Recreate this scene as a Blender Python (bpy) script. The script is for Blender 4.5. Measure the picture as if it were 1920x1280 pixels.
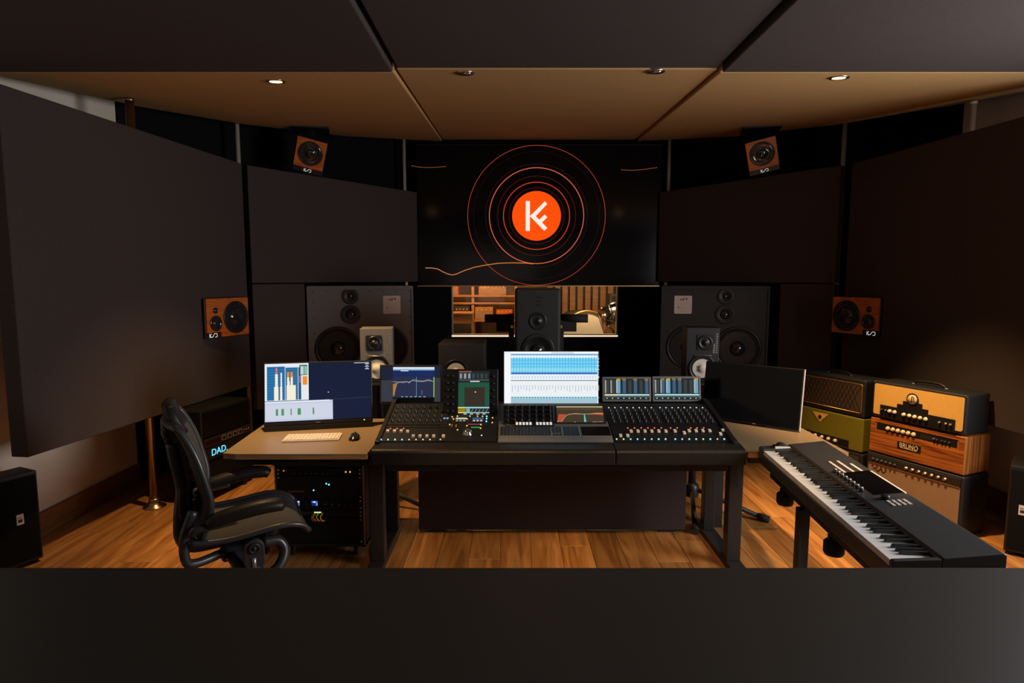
import bpy, bmesh, math, random
from mathutils import Vector, Matrix
random.seed(7)
scene = bpy.context.scene
for o in list(bpy.data.objects): bpy.data.objects.remove(o)
COL = scene.collection
R = math.radians
PI = math.pi

# ------------------------------------------------------------------ camera
FPX = 1150.0
cam_d = bpy.data.cameras.new('camera'); cam = bpy.data.objects.new('camera', cam_d); COL.objects.link(cam)
cam_d.sensor_width = 36.0; cam_d.lens = 36.0 * FPX / 1920.0; cam_d.clip_start = 0.05
cam.location = (0, 0, 1.65); cam.rotation_euler = (PI/2 - math.atan(120/FPX), 0, 0)
scene.camera = cam
# ------------------------------------------------------------------ world, daylight, exposure
w = bpy.data.worlds.new('world'); scene.world = w; w.use_nodes = True
w.node_tree.nodes['Background'].inputs[0].default_value = (0.5, 0.6, 0.75, 1)
w.node_tree.nodes['Background'].inputs[1].default_value = 0.02
vs = scene.view_settings
vs.view_transform = 'Standard'; vs.look = 'None'; vs.gamma = 1.0; vs.use_curve_mapping = False; vs.exposure = 0.0
def area_light(name, loc, rot, sx, sy, power, col, spread=180):
    d = bpy.data.lights.new(name, 'AREA'); d.shape = 'RECTANGLE'; d.size = sx; d.size_y = sy
    d.energy = power; d.color = col; d.spread = R(spread)
    o = bpy.data.objects.new(name, d); COL.objects.link(o); o.location = loc; o.rotation_euler = rot
    return o
# daylight entering by the window in the right wall, behind the camera
DAY = area_light('daylight_window', (3.40, 2.0, 1.72), (0, R(90), 0), 1.36, 1.44, 105, (0.97, 0.95, 0.96))
# added dim fill light in front of the closed rear wall
FILL = area_light('daylight_door', (-0.6, -2.42, 1.3), (R(90), 0, 0), 2.4, 2.0, 5, (1.0, 0.86, 0.80))
SPOT_W = 230.0
WARM = (1.0, 0.60, 0.25)
# ------------------------------------------------------------------ materials
def lin(c):
    if isinstance(c, (int, float)): c = (c, c, c)
    return tuple((v/255/12.92 if v/255 <= 0.04045 else ((v/255+0.055)/1.055)**2.4) for v in c)
MATS = {}
def mat(name, col, rough=0.6, metal=0.0, noise=0.0, nscale=40.0, bump=0.0, bscale=300.0, spec=0.5, emit=None, estr=1.0, coat=0.0):
    m = bpy.data.materials.new(name); m.use_nodes = True; nt = m.node_tree; b = nt.nodes['Principled BSDF']
    b.inputs['Base Color'].default_value = (*col, 1); b.inputs['Roughness'].default_value = rough
    b.inputs['Metallic'].default_value = metal; b.inputs['Specular IOR Level'].default_value = spec
    b.inputs['Coat Weight'].default_value = coat
    if noise or bump: tc = nt.nodes.new('ShaderNodeTexCoord')
    if noise:
        n = nt.nodes.new('ShaderNodeTexNoise'); n.inputs['Scale'].default_value = nscale; n.inputs['Detail'].default_value = 6
        nt.links.new(tc.outputs['Object'], n.inputs['Vector'])
        mx = nt.nodes.new('ShaderNodeMix'); mx.data_type = 'RGBA'
        mx.inputs[6].default_value = (*[v*(1-noise) for v in col], 1); mx.inputs[7].default_value = (*[min(1, v*(1+noise)) for v in col], 1)
        nt.links.new(n.outputs['Fac'], mx.inputs[0]); nt.links.new(mx.outputs[2], b.inputs['Base Color'])
    if bump:
        n2 = nt.nodes.new('ShaderNodeTexNoise'); n2.inputs['Scale'].default_value = bscale; n2.inputs['Detail'].default_value = 3
        nt.links.new(tc.outputs['Object'], n2.inputs['Vector'])
        bp = nt.nodes.new('ShaderNodeBump'); bp.inputs['Strength'].default_value = bump; bp.inputs['Distance'].default_value = 0.002
        nt.links.new(n2.outputs['Fac'], bp.inputs['Height']); nt.links.new(bp.outputs['Normal'], b.inputs['Normal'])
    if emit:
        b.inputs['Emission Color'].default_value = (*emit, 1); b.inputs['Emission Strength'].default_value = estr
    MATS[name] = m; return m
def wood(name, c1, c2, scale=(1, 14, 14), wave=3.0, rough=0.4, perobj=0.0, dist=3.0, bump=0.15):
    m = bpy.data.materials.new(name); m.use_nodes = True; nt = m.node_tree; b = nt.nodes['Principled BSDF']
    tc = nt.nodes.new('ShaderNodeTexCoord'); mp = nt.nodes.new('ShaderNodeMapping'); mp.inputs['Scale'].default_value = scale
    nt.links.new(tc.outputs['Object'], mp.inputs['Vector'])
    src = mp.outputs['Vector']
    oi = nt.nodes.new('ShaderNodeObjectInfo')
    if perobj:
        va = nt.nodes.new('ShaderNodeVectorMath'); va.operation = 'ADD'
        sc = nt.nodes.new('ShaderNodeMath'); sc.operation = 'MULTIPLY'; sc.inputs[1].default_value = 57.0
        nt.links.new(oi.outputs['Random'], sc.inputs[0]); nt.links.new(src, va.inputs[0]); nt.links.new(sc.outputs[0], va.inputs[1]); src = va.outputs[0]
    n = nt.nodes.new('ShaderNodeTexNoise'); n.inputs['Scale'].default_value = wave; n.inputs['Detail'].default_value = 8; n.inputs['Distortion'].default_value = dist*0.3
    nt.links.new(src, n.inputs['Vector'])
    cr = nt.nodes.new('ShaderNodeValToRGB'); cr.color_ramp.elements[0].position = 0.35; cr.color_ramp.elements[1].position = 0.65
    cr.color_ramp.elements[0].color = (*c1, 1); cr.color_ramp.elements[1].color = (*c2, 1)
    nt.links.new(n.outputs['Fac'], cr.inputs[0])
    out = cr.outputs[0]
    if perobj:
        hv = nt.nodes.new('ShaderNodeHueSaturation')
        mr = nt.nodes.new('ShaderNodeMapRange'); mr.inputs[3].default_value = 1-perobj; mr.inputs[4].default_value = 1+perobj
        nt.links.new(oi.outputs['Random'], mr.inputs[0]); nt.links.new(mr.outputs[0], hv.inputs['Value'])
        nt.links.new(out, hv.inputs['Color']); out = hv.outputs[0]
    nt.links.new(out, b.inputs['Base Color']); b.inputs['Roughness'].default_value = rough
    bp = nt.nodes.new('ShaderNodeBump'); bp.inputs['Strength'].default_value = bump; bp.inputs['Distance'].default_value = 0.001
    nt.links.new(n.outputs['Fac'], bp.inputs['Height']); nt.links.new(bp.outputs['Normal'], b.inputs['Normal'])
    MATS[name] = m; return m
def artmat(name, strength, emissive=True, rough=0.4):
    m = bpy.data.materials.new(name); m.use_nodes = True; nt = m.node_tree; b = nt.nodes['Principled BSDF']; b.inputs['Specular IOR Level'].default_value = 0.2
    a = nt.nodes.new('ShaderNodeAttribute'); a.attribute_name = 'Col'
    if emissive:
        b.inputs['Base Color'].default_value = (0.005, 0.005, 0.005, 1); b.inputs['Roughness'].default_value = 0.25
        nt.links.new(a.outputs['Color'], b.inputs['Emission Color']); b.inputs['Emission Strength'].default_value = strength
    else:
        nt.links.new(a.outputs['Color'], b.inputs['Base Color']); b.inputs['Roughness'].default_value = rough
    MATS[name] = m; return m
mat('fabric', (0.060, 0.046, 0.043), 0.95, noise=0.12, nscale=60, bump=0.5, bscale=500, spec=0.1)
mat('cloud_fabric', (0.060, 0.048, 0.046), 0.9, noise=0.12, nscale=60, bump=0.4, bscale=500, spec=0.2)
mat('tan_fabric', (0.50, 0.315, 0.135), 0.95, noise=0.15, nscale=90, bump=0.5, bscale=500, spec=0.1)  # cloud fabric with the warm bounce light put into its colour
mat('black_cloth', (0.008, 0.008, 0.008), 0.95, noise=0.2, spec=0.1)
mat('plaster', (0.78, 0.69, 0.57), 0.9, noise=0.10, nscale=3, bump=0.2, bscale=30)
mat('slab', (0.10, 0.05, 0.02), 0.8, noise=0.2)
mat('ceiling_paint', (0.03, 0.03, 0.03), 0.9, noise=0.1)
wood('oak_floor', (0.27, 0.105, 0.026), (0.50, 0.235, 0.070), scale=(9, 0.8, 9), wave=2.2, rough=0.38, perobj=0.28)
wood('skirting', (0.16, 0.07, 0.025), (0.26, 0.12, 0.04), scale=(14, 1, 14), rough=0.5)
mat('steel', (0.55, 0.50, 0.44), 0.28, 1.0, noise=0.08, nscale=20)
mat('pole_steel', (0.66, 0.58, 0.48), 0.45, 0.35, noise=0.08, nscale=20)
mat('bronze', (0.50, 0.36, 0.22), 0.3, 1.0, noise=0.1, nscale=20)
mat('chrome', (0.8, 0.8, 0.8), 0.15, 1.0, noise=0.05)
mat('alu', (0.55, 0.55, 0.56), 0.4, 0.9, noise=0.05)
mat('black_paint', (0.012, 0.012, 0.013), 0.5, noise=0.2, bump=0.2)
mat('black_plastic', (0.014, 0.014, 0.015), 0.38, noise=0.15)
mat('dark_metal', (0.03, 0.03, 0.032), 0.42, 0.4, noise=0.15)
mat('rubber', (0.01, 0.01, 0.01), 0.8, noise=0.2)
mat('baffle_grey', (0.15, 0.143, 0.135), 0.55, noise=0.1, bump=0.25, bscale=400)  # speaker colour lightened by the daylight falling on the left side
mat('monitor_black', (0.018, 0.017, 0.016), 0.6, noise=0.15, bump=0.2)  # black cabinets; on the right main baffle the shade is in the colour
mat('cone_black', (0.011, 0.011, 0.011), 0.38, noise=0.2, coat=0.15)
mat('cone_cap', (0.02, 0.02, 0.021), 0.12, noise=0.1, coat=0.6)
mat('cone_white', (0.72, 0.64, 0.52), 0.7, noise=0.06, nscale=80)
mat('paper', (0.70, 0.62, 0.56), 0.6, noise=0.03)
mat('print_black', (0.02, 0.02, 0.02), 0.6, noise=0.1)
mat('print_white', (0.85, 0.85, 0.83), 0.5, noise=0.02, emit=(0.9, 0.9, 0.88), estr=0.5)
wood('cherry', (0.42, 0.085, 0.012), (0.62, 0.16, 0.022), scale=(1.2, 6, 9), wave=6, rough=0.4)
mat('laminate', (0.25, 0.175, 0.095), 0.42, noise=0.08, nscale=200)
wood('edge_wood', (0.35, 0.16, 0.06), (0.5, 0.25, 0.1), rough=0.45)
mat('leather', (0.013, 0.011, 0.010), 0.42, spec=0.3, noise=0.15, bump=0.4, bscale=150)
mat('panel_black', (0.008, 0.008, 0.009), 0.5, noise=0.15, spec=0.3)
mat('tray_grey', (0.16, 0.16, 0.155), 0.5, noise=0.06)
mat('counter', (0.036, 0.034, 0.030), 0.45, noise=0.12, nscale=300, bump=0.15, bscale=600)
mat('mesh_fabric', (0.035, 0.034, 0.034), 0.75, noise=0.2, nscale=300, bump=0.8, bscale=500)
mat('chair_frame', (0.030, 0.030, 0.031), 0.38, noise=0.1, coat=0.2)
mat('key_white', (0.86, 0.85, 0.82), 0.25, noise=0.02, coat=0.3)
mat('key_black', (0.018, 0.02, 0.021), 0.35, noise=0.1)
mat('synth_grey', (0.05, 0.051, 0.054), 0.36, noise=0.1, bump=0.15, bscale=600)
mat('glass_black', (0.004, 0.004, 0.005), 0.12, noise=0.1, spec=0.25)
mat('cap_cream', (0.75, 0.66, 0.52), 0.4, noise=0.03)
mat('knob_dark', (0.03, 0.03, 0.03), 0.3, noise=0.1)
mat('led_white', (0.8, 0.8, 0.8), 0.4, noise=0.02, emit=(1, 0.92, 0.8), estr=0.55)
mat('led_blue', (0.1, 0.3, 0.5), 0.4, noise=0.02, emit=(0.12, 0.5, 0.95), estr=2.6)
mat('led_cyan', (0.1, 0.5, 0.5), 0.4, noise=0.02, emit=(0.2, 0.8, 0.95), estr=2.4)
mat('led_green', (0.1, 0.5, 0.1), 0.4, noise=0.02, emit=(0.45, 0.9, 0.35), estr=1.6)
mat('led_red', (0.5, 0.1, 0.05), 0.4, noise=0.02, emit=(1.0, 0.16, 0.05), estr=1.0)
mat('led_amber', (0.5, 0.25, 0.05), 0.4, noise=0.02, emit=(1.0, 0.42, 0.07), estr=1.6)
mat('tolex', (0.012, 0.013, 0.015), 0.5, noise=0.2, bump=0.8, bscale=220)
mat('tolex_green', (0.16, 0.15, 0.012), 0.55, noise=0.15, bump=0.8, bscale=220)
mat('cream_cloth', (0.72, 0.42, 0.10), 0.85, noise=0.10, nscale=120, bump=0.5, bscale=300)
mat('ivory', (0.78, 0.64, 0.42), 0.4, noise=0.04)
mat('gold', (0.75, 0.45, 0.16), 0.35, 0.8, noise=0.05)
mat('grille_cloth', (0.30, 0.20, 0.13), 0.9, noise=0.25, nscale=150, bump=0.8, bscale=260)
mat('grille_brown', (0.045, 0.026, 0.018), 0.9, noise=0.5, nscale=45, bump=0.6, bscale=200)
wood('zebrano', (0.13, 0.030, 0.007), (0.50, 0.165, 0.036), scale=(0.5, 11, 11), wave=5, rough=0.38)
wood('zebrano_side', (0.19, 0.055, 0.010), (0.50, 0.19, 0.040), scale=(10, 10, 0.4), wave=4, rough=0.45)
mat('cable_yellow', (0.75, 0.36, 0.02), 0.45, noise=0.05)
mat('cable_orange', (0.60, 0.12, 0.02), 0.45, noise=0.05)
mat('lamp_glow', (1, 0.8, 0.5), 0.5, noise=0.01, emit=(1.0, 0.62, 0.24), estr=28)
mat('lamp_off', (0.25, 0.2, 0.15), 0.3, 0.6, noise=0.05)
wood('live_wood', (0.30, 0.13, 0.045), (0.48, 0.24, 0.09), rough=0.5)
mat('live_wall', (0.16, 0.09, 0.045), 0.9, noise=0.3, nscale=6)
mat('live_dark', (0.04, 0.03, 0.02), 0.7, noise=0.3)
mat('drum_head', (0.75, 0.70, 0.60), 0.6, noise=0.05)
def brushed():
    m = bpy.data.materials.new('window_glass'); m.use_nodes = True; nt = m.node_tree; nt.nodes.remove(nt.nodes['Principled BSDF'])
    out = nt.nodes['Material Output']; g = nt.nodes.new('ShaderNodeBsdfGlossy'); g.inputs['Roughness'].default_value = 0.03
    t = nt.nodes.new('ShaderNodeBsdfTransparent'); t.inputs[0].default_value = (0.86, 0.84, 0.80, 1)
    f = nt.nodes.new('ShaderNodeFresnel'); f.inputs[0].default_value = 1.45; mx = nt.nodes.new('ShaderNodeMixShader')
    nt.links.new(f.outputs[0], mx.inputs[0]); nt.links.new(t.outputs[0], mx.inputs[1]); nt.links.new(g.outputs[0], mx.inputs[2]); nt.links.new(mx.outputs[0], out.inputs[0])
    MATS['window_glass'] = m
brushed()
artmat('screen_art', 1.0); artmat('screen_art_bright', 1.05); artmat('screen_art_dim', 0.6); artmat('print_art', 0, emissive=False)

# ------------------------------------------------------------------ mesh helpers
T = Matrix.Translation
def RX(a): return Matrix.Rotation(R(a), 4, 'X')
def RY(a): return Matrix.Rotation(R(a), 4, 'Y')
def RZ(a): return Matrix.Rotation(R(a), 4, 'Z')
FR = RX(90)           # drawing plane (x, y) -> (x, z), extrusion goes towards -y (the front)
class MB:
    def __init__(s): s.v = []; s.f = []; s.c = []; s.smooth = []
    def add(s, vs_, fs, M=None, col=None, smooth=False):
        k = len(s.v)
        for p in vs_:
            p = Vector(p); s.v.append(tuple(M @ p) if M is not None else tuple(p))
        for q in fs: s.f.append([i+k for i in q]); s.c.append(col); s.smooth.append(smooth)
        return s
    def box(s, c, d, M=None, col=None):
        x, y, z = c; a, b, e = d[0]/2, d[1]/2, d[2]/2
        P = [(x-a,y-b,z-e),(x+a,y-b,z-e),(x+a,y+b,z-e),(x-a,y+b,z-e),(x-a,y-b,z+e),(x+a,y-b,z+e),(x+a,y+b,z+e),(x-a,y+b,z+e)]
        return s.add(P, [(0,3,2,1),(4,5,6,7),(0,1,5,4),(1,2,6,5),(2,3,7,6),(3,0,4,7)], M, col)
    def bb(s, x0, x1, y0, y1, z0, z1, M=None): return s.box(((x0+x1)/2,(y0+y1)/2,(z0+z1)/2),(abs(x1-x0),abs(y1-y0),abs(z1-z0)),M)
    def prism(s, poly, h, M=None, z0=0.0, col=None):
        n = len(poly); P = [(x,y,z0) for x,y in poly]+[(x,y,z0+h) for x,y in poly]
        ar = sum(poly[i][0]*poly[(i+1)%n][1]-poly[(i+1)%n][0]*poly[i][1] for i in range(n))
        F = [list(range(n))[::-1], [i+n for i in range(n)]]+[(i,(i+1)%n,(i+1)%n+n,i+n) for i in range(n)]
        if ar < 0: F = [list(q)[::-1] for q in F]
        return s.add(P, F, M, col)
    def flat(s, poly, z, M=None, col=None): return s.add([(x,y,z) for x,y in poly], [list(range(len(poly)))], M, col)
    def lathe(s, prof, M=None, n=32, cap=True, col=None):
        P = []; F = []; m = len(prof)
        for r, h in prof:
            for i in range(n):
                a = 2*PI*i/n; P.append((r*math.cos(a), r*math.sin(a), h))
        for j in range(m-1):
            for i in range(n):
                F.append((j*n+i, j*n+(i+1)%n, (j+1)*n+(i+1)%n, (j+1)*n+i))
        s.add(P, F, M, col, True)
        k = len(s.v)-m*n
        if cap:
            if prof[0][0] > 1e-6: s.f.append([k+i for i in range(n)][::-1]); s.c.append(col); s.smooth.append(False)
            if prof[-1][0] > 1e-6: s.f.append([k+(m-1)*n+i for i in range(n)]); s.c.append(col); s.smooth.append(False)
        return s
    def cyl(s, p0, p1, r0, r1=None, n=20, M=None, col=None):
        r1 = r0 if r1 is None else r1
        p0 = Vector(p0); p1 = Vector(p1); d = p1-p0; L = d.length
        Q = T(p0) @ d.to_track_quat('Z','Y').to_matrix().to_4x4()
        return s.lathe([(r0,0),(r1,L)], (M @ Q) if M is not None else Q, n, True, col)
    def tube(s, pts, r, n=10, M=None):
        pts = [Vector(p) for p in pts]; m = len(pts); rs = r if isinstance(r, (list, tuple)) else [r]*m
        P = []; F = []; up = Vector((0.013, 0.021, 1)).normalized(); prev = None
        for i, p in enumerate(pts):
            t = (pts[min(i+1,m-1)]-pts[max(i-1,0)]).normalized()
            if prev is None:
                a = t.cross(up)
                if a.length < 0.05: a = t.cross(Vector((1,0,0)))
            else: a = prev - t*prev.dot(t)
            a.normalize(); b = t.cross(a); prev = a
            for k in range(n):
                q = 2*PI*k/n; P.append(p + (a*math.cos(q)+b*math.sin(q))*rs[i])
        for i in range(m-1):
            for k in range(n): F.append((i*n+k, i*n+(k+1)%n, (i+1)*n+(k+1)%n, (i+1)*n+k))
        F.append(list(range(n))[::-1]); F.append([(m-1)*n+k for k in range(n)])
        return s.add(P, F, M, None, True)
    def grid(s, rows, M=None, close=False):
        m = len(rows); n = len(rows[0]); P = [p for r in rows for p in r]; F = []
        for i in range(m-1):
            for j in range(n if close else n-1): F.append((i*n+j, i*n+(j+1)%n, (i+1)*n+(j+1)%n, (i+1)*n+j))
        return s.add(P, F, M, None, True)
    def mesh(s, name, material, bevel=0.0, seg=2, smooth=None):
        me = bpy.data.meshes.new(name); me.from_pydata(s.v, [], s.f)
        if any(c is not None for c in s.c):
            ca = me.color_attributes.new('Col', 'FLOAT_COLOR', 'CORNER'); li = 0
            for fi, f in enumerate(s.f):
                cc = s.c[fi] or (0,0,0)
                for _ in f: ca.data[li].color = (*cc, 1); li += 1
        for p, sm in zip(me.polygons, s.smooth): p.use_smooth = sm if smooth is None else smooth
        if bevel:
            bm = bmesh.new(); bm.from_mesh(me)
            bmesh.ops.remove_doubles(bm, verts=bm.verts, dist=1e-5)
            ed = [e for e in bm.edges if len(e.link_faces) == 2 and e.calc_face_angle(0) > R(28)]
            bmesh.ops.bevel(bm, geom=ed, offset=bevel, segments=seg, profile=0.5, affect='EDGES', clamp_overlap=True)
            bm.to_mesh(me); bm.free()
        me.materials.append(MATS[material]); return me
    def build(s, name, material, parent=None, bevel=0.0, seg=2, smooth=None):
        return link(name, s.mesh(name, material, bevel, seg, smooth), parent)
def link(name, me, parent=None, M=None):
    o = bpy.data.objects.new(name, me); COL.objects.link(o)
    if parent is not None: o.parent = parent
    if M is not None: o.matrix_local = M
    return o
def tag(o, label=None, cat=None, group=None, kind=None):
    for k, v in (('label',label),('category',cat),('group',group),('kind',kind)):
        if v: o[k] = v
    return o
def thing(name, label, cat, loc=(0,0,0), rz=0.0, group=None):
    o = bpy.data.objects.new(name, None); COL.objects.link(o); o.empty_display_size = 0.1
    o.location = loc; o.rotation_euler = (0,0,R(rz)); return tag(o, label, cat, group)
def struct(o): o['kind'] = 'structure'; return o
def rrect(x0, y0, x1, y1, r, n=5):
    P = []
    for cx, cy, a0 in ((x1-r,y0+r,-90),(x1-r,y1-r,0),(x0+r,y1-r,90),(x0+r,y0+r,180)):
        for k in range(n+1):
            a = R(a0+90*k/n); P.append((cx+r*math.cos(a), cy+r*math.sin(a)))
    return P
def stroke(pts, w):            # flat ribbon polygons along a polyline
    out = []
    for (x0,y0),(x1,y1) in zip(pts, pts[1:]):
        d = math.hypot(x1-x0, y1-y0) or 1; nx, ny = -(y1-y0)/d*w/2, (x1-x0)/d*w/2; ex, ey = (x1-x0)/d*w*0.2, (y1-y0)/d*w*0.2
        out.append([(x0-nx-ex,y0-ny-ey),(x1-nx+ex,y1-ny+ey),(x1+nx+ex,y1+ny+ey),(x0+nx-ex,y0+ny-ey)])
    return out
class Art:                      # flat print or screen picture: coloured polygons, w x h metres, origin at lower left
    def __init__(s, w, h): s.w = w; s.h = h; s.m = MB(); s.k = 0
    def rect(s, x0, y0, x1, y1, c): return s.poly([(x0,y0),(x1,y0),(x1,y1),(x0,y1)], c)
    def poly(s, pts, c):
        s.k += 1; s.m.flat([(x*s.w, y*s.h) for x, y in pts], 0.00002*s.k+0.0006, None, lin(c)); return s
    def line(s, pts, w, c):
        P = [(x*s.w, y*s.h) for x, y in pts]
        for q in stroke(P, w): s.k += 1; s.m.flat(q, 0.00002*s.k+0.0006, None, lin(c))
        return s
    def build(s, name, parent, M, material='screen_art'):
        s.m.v = [tuple(M @ Vector(p)) for p in s.m.v]
        return s.m.build(name, material, parent)
def text_part(name, body, size, M, material, parent, extrude=0.0005, sx=1.0):
    cu = bpy.data.curves.new(name, 'FONT'); cu.body = body; cu.size = size; cu.extrude = extrude; cu.align_x = 'CENTER'; cu.align_y = 'CENTER'; cu.resolution_u = 3
    ob = bpy.data.objects.new(name, cu); COL.objects.link(ob)
    bpy.context.view_layer.update(); dg = bpy.context.evaluated_depsgraph_get()
    me = bpy.data.meshes.new_from_object(ob.evaluated_get(dg)); bpy.data.objects.remove(ob)
    me.transform(M @ Matrix.Diagonal((sx,1,1,1))); me.materials.clear(); me.materials.append(MATS[material])
    return link(name, me, parent)
def copies(name, me, parent, Ms): return [link(name, me, parent, M) for M in Ms]

# ================================================================== SETTING
XL, XR, YB, YF = -3.03, 3.45, -2.5, 7.62
fl = struct(MB().bb(XL-0.1, XR+0.1, YB, YF+0.1, -0.12, -0.012).build('floor', 'slab'))
PW = 0.185
col_i = 0; x = XL
while x < XR - 0.01:
    x1 = min(x+PW, XR); y = 1.3 + random.uniform(-1.2, 0.3)
    while y < 6.4:
        L = random.uniform(1.3, 2.3); y1 = y+L
        MB().bb(-(x1-x)/2+0.0012, (x1-x)/2-0.0012, -L/2+0.001, L/2-0.001, -0.012, random.uniform(-0.0006, 0.0)).build('plank', 'oak_floor', fl, bevel=0.0012, seg=1).location = ((x+x1)/2, y+L/2, 0)
        y = y1
    x = x1
struct(MB().bb(XL-0.12, XL, YB, 4.84, 0, 3.6).build('wall_left', 'plaster'))
struct(MB().bb(XR, XR+0.12, 2.80, 4.84, 0, 3.6).bb(XR, XR+0.12, YB, 1.2, 0, 3.6).bb(XR, XR+0.12, 1.2, 2.80, 0, 1.0).bb(XR, XR+0.12, 1.2, 2.80, 2.5, 3.6).build('wall_right', 'plaster'))
struct(MB().bb(XL, XR, YB-0.12, YB, 0, 3.6).build('wall_back', 'plaster'))
struct(MB().bb(XL-0.1, XR+0.1, YB, YF+0.1, 3.6, 3.7).build('ceiling', 'ceiling_paint'))
def poly_wall(name, pts, z0, z1, th, m):
    b = MB()
    for (xa,ya),(xb,yb) in zip(pts, pts[1:]):
        d = math.hypot(xb-xa, yb-ya); nx, ny = -(yb-ya)/d*th, (xb-xa)/d*th
        b.prism([(xa,ya),(xb,yb),(xb+nx,yb+ny),(xa+nx,ya+ny)], z1-z0, None, z0)
    return struct(b.build(name, m))
poly_wall('wall_front_left', [(-3.02,4.845),(-2.78,5.9),(-2.1,7.0),(-1.25,7.6)], 0, 3.6, 0.1, 'black_cloth')
poly_wall('wall_front_right', [(1.85,7.6),(2.68,7.0),(3.32,5.9),(3.44,4.845)], 0, 3.6, 0.1, 'black_cloth')
WX0, WX1, WZ0, WZ1 = -0.752, 1.318, 0.925, 1.75
struct(MB().bb(-1.4, WX0, 7.6, 7.78, 0, 3.6).bb(WX1, 2.0, 7.6, 7.78, 0, 3.6).bb(WX0, WX1, 7.6, 7.78, 0, WZ0).bb(WX0, WX1, 7.6, 7.78, WZ1, 3.6).build('wall_front', 'black_cloth'))
wn = struct(MB().bb(WX0, WX1, 7.64, 7.70, WZ0, WZ0+0.02).bb(WX0, WX0+0.015, 7.64, 7.70, WZ0, WZ1).bb(WX1-0.015, WX1, 7.64, 7.70, WZ0, WZ1).bb(WX0, WX1, 7.64, 7.70, WZ1-0.02, WZ1).build('window_1', 'alu'))
MB().bb(WX0+0.015, WX1-0.015, 7.665, 7.673, WZ0+0.02, WZ1-0.02).build('pane', 'window_glass', wn)
MB().bb(WX0, WX1, 7.585, 7.64, WZ0-0.012, WZ0+0.018).build('window_sill', 'paper', wn, bevel=0.003)
mat('led_strip', (0.8, 0.75, 0.65), 0.5, noise=0.02, emit=(1.0, 0.80, 0.54), estr=0.85)  # emission stands in for live-room light on the sill
MB().bb(WX0+0.005, WX1-0.005, 7.579, 7.5845, WZ0-0.006, WZ0+0.012).build('led_strip', 'led_strip', wn)  # added glowing strip along the lit sill edge
w2 = struct(MB().bb(XR-0.01, XR+0.10, 1.2, 1.26, 1.0, 2.5).bb(XR-0.01, XR+0.10, 2.74, 2.80, 1.0, 2.5).bb(XR-0.01, XR+0.10, 1.2, 2.80, 1.0, 1.06).bb(XR-0.01, XR+0.10, 1.2, 2.80, 2.44, 2.5).bb(XR, XR+0.08, 1.98, 2.02, 1.06, 2.44).build('window_2', 'paper'))
MB().bb(XR+0.04, XR+0.046, 1.26, 2.74, 1.06, 2.44).build('pane', 'window_glass', w2)
struct(MB().bb(XL, XL+0.022, YB, 4.84, 0, 0.155).build('baseboard_left', 'skirting', bevel=0.004))
struct(MB().bb(XR-0.022, XR, YB, 4.84, 0, 0.155).build('baseboard_right', 'skirting', bevel=0.004))

# ------------------------------------------------------------------ ceiling clouds
ZD = 2.755
def zb(y): return 2.758 + 0.1223*(y-3.46)
def slab_poly(name, pts, zf, th, m, label, group):
    b = MB(); n = len(pts)
    lo = [(x,y,zf(y)) for x,y in pts]; hi = [(x,y,zf(y)+th) for x,y in pts]
    if sum(pts[i][0]*pts[(i+1)%n][1]-pts[(i+1)%n][0]*pts[i][1] for i in range(n)) < 0: lo = lo[::-1]; hi = hi[::-1]
    b.add(lo+hi, [list(range(n))[::-1], [i+n for i in range(n)]]+[(i,(i+1)%n,(i+1)%n+n,i+n) for i in range(n)])
    return tag(b.build(name, m, None, bevel=0.008), label, 'acoustic panel', group)
SL, SRT = -0.636, 1.125
G1 = 'flat dark ceiling clouds overhead'; G2 = 'tan sloping ceiling clouds at the front'
for nm, xa, xb, dz in (('left', -2.93, SL-0.012, 0.0), ('middle', SL+0.012, SRT-0.014, 0.022), ('right', SRT+0.014, 3.41, 0.0)):
    slab_poly('ceiling_cloud', [(xa,-2.3),(xb,-2.3),(xb,3.46),(xa,3.46)], lambda y, dz=dz: ZD+dz, 0.07, 'cloud_fabric',
              'flat dark fabric ceiling cloud overhead, %s one of three' % nm, G1)
def warm_cloud(pts, lab, dz=0.0): return slab_poly('ceiling_cloud', pts, lambda y: zb(y)+dz, 0.06, 'tan_fabric', lab, G2)
warm_cloud([(-2.90,3.475),(SL-0.006,3.475),(-0.825,7.43),(-1.844,6.822),(-2.47,5.745),(-2.774,4.714),(-2.83,3.89)], 'tan sloping ceiling cloud over the left desk with a glowing downlight')
warm_cloud([(SL+0.006,3.475),(SRT-0.006,3.475),(1.45,7.43),(-0.813,7.43)], 'tan sloping middle ceiling cloud with two unlit downlights', 0.016)
warm_cloud([(SRT+0.006,3.475),(3.40,3.475),(3.285,4.077),(3.22,4.70),(2.98,5.85),(2.45,6.85),(1.47,7.43)], 'tan sloping ceiling cloud over the amplifiers with a glowing downlight')
SL_A = math.degrees(math.atan(0.12))
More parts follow.
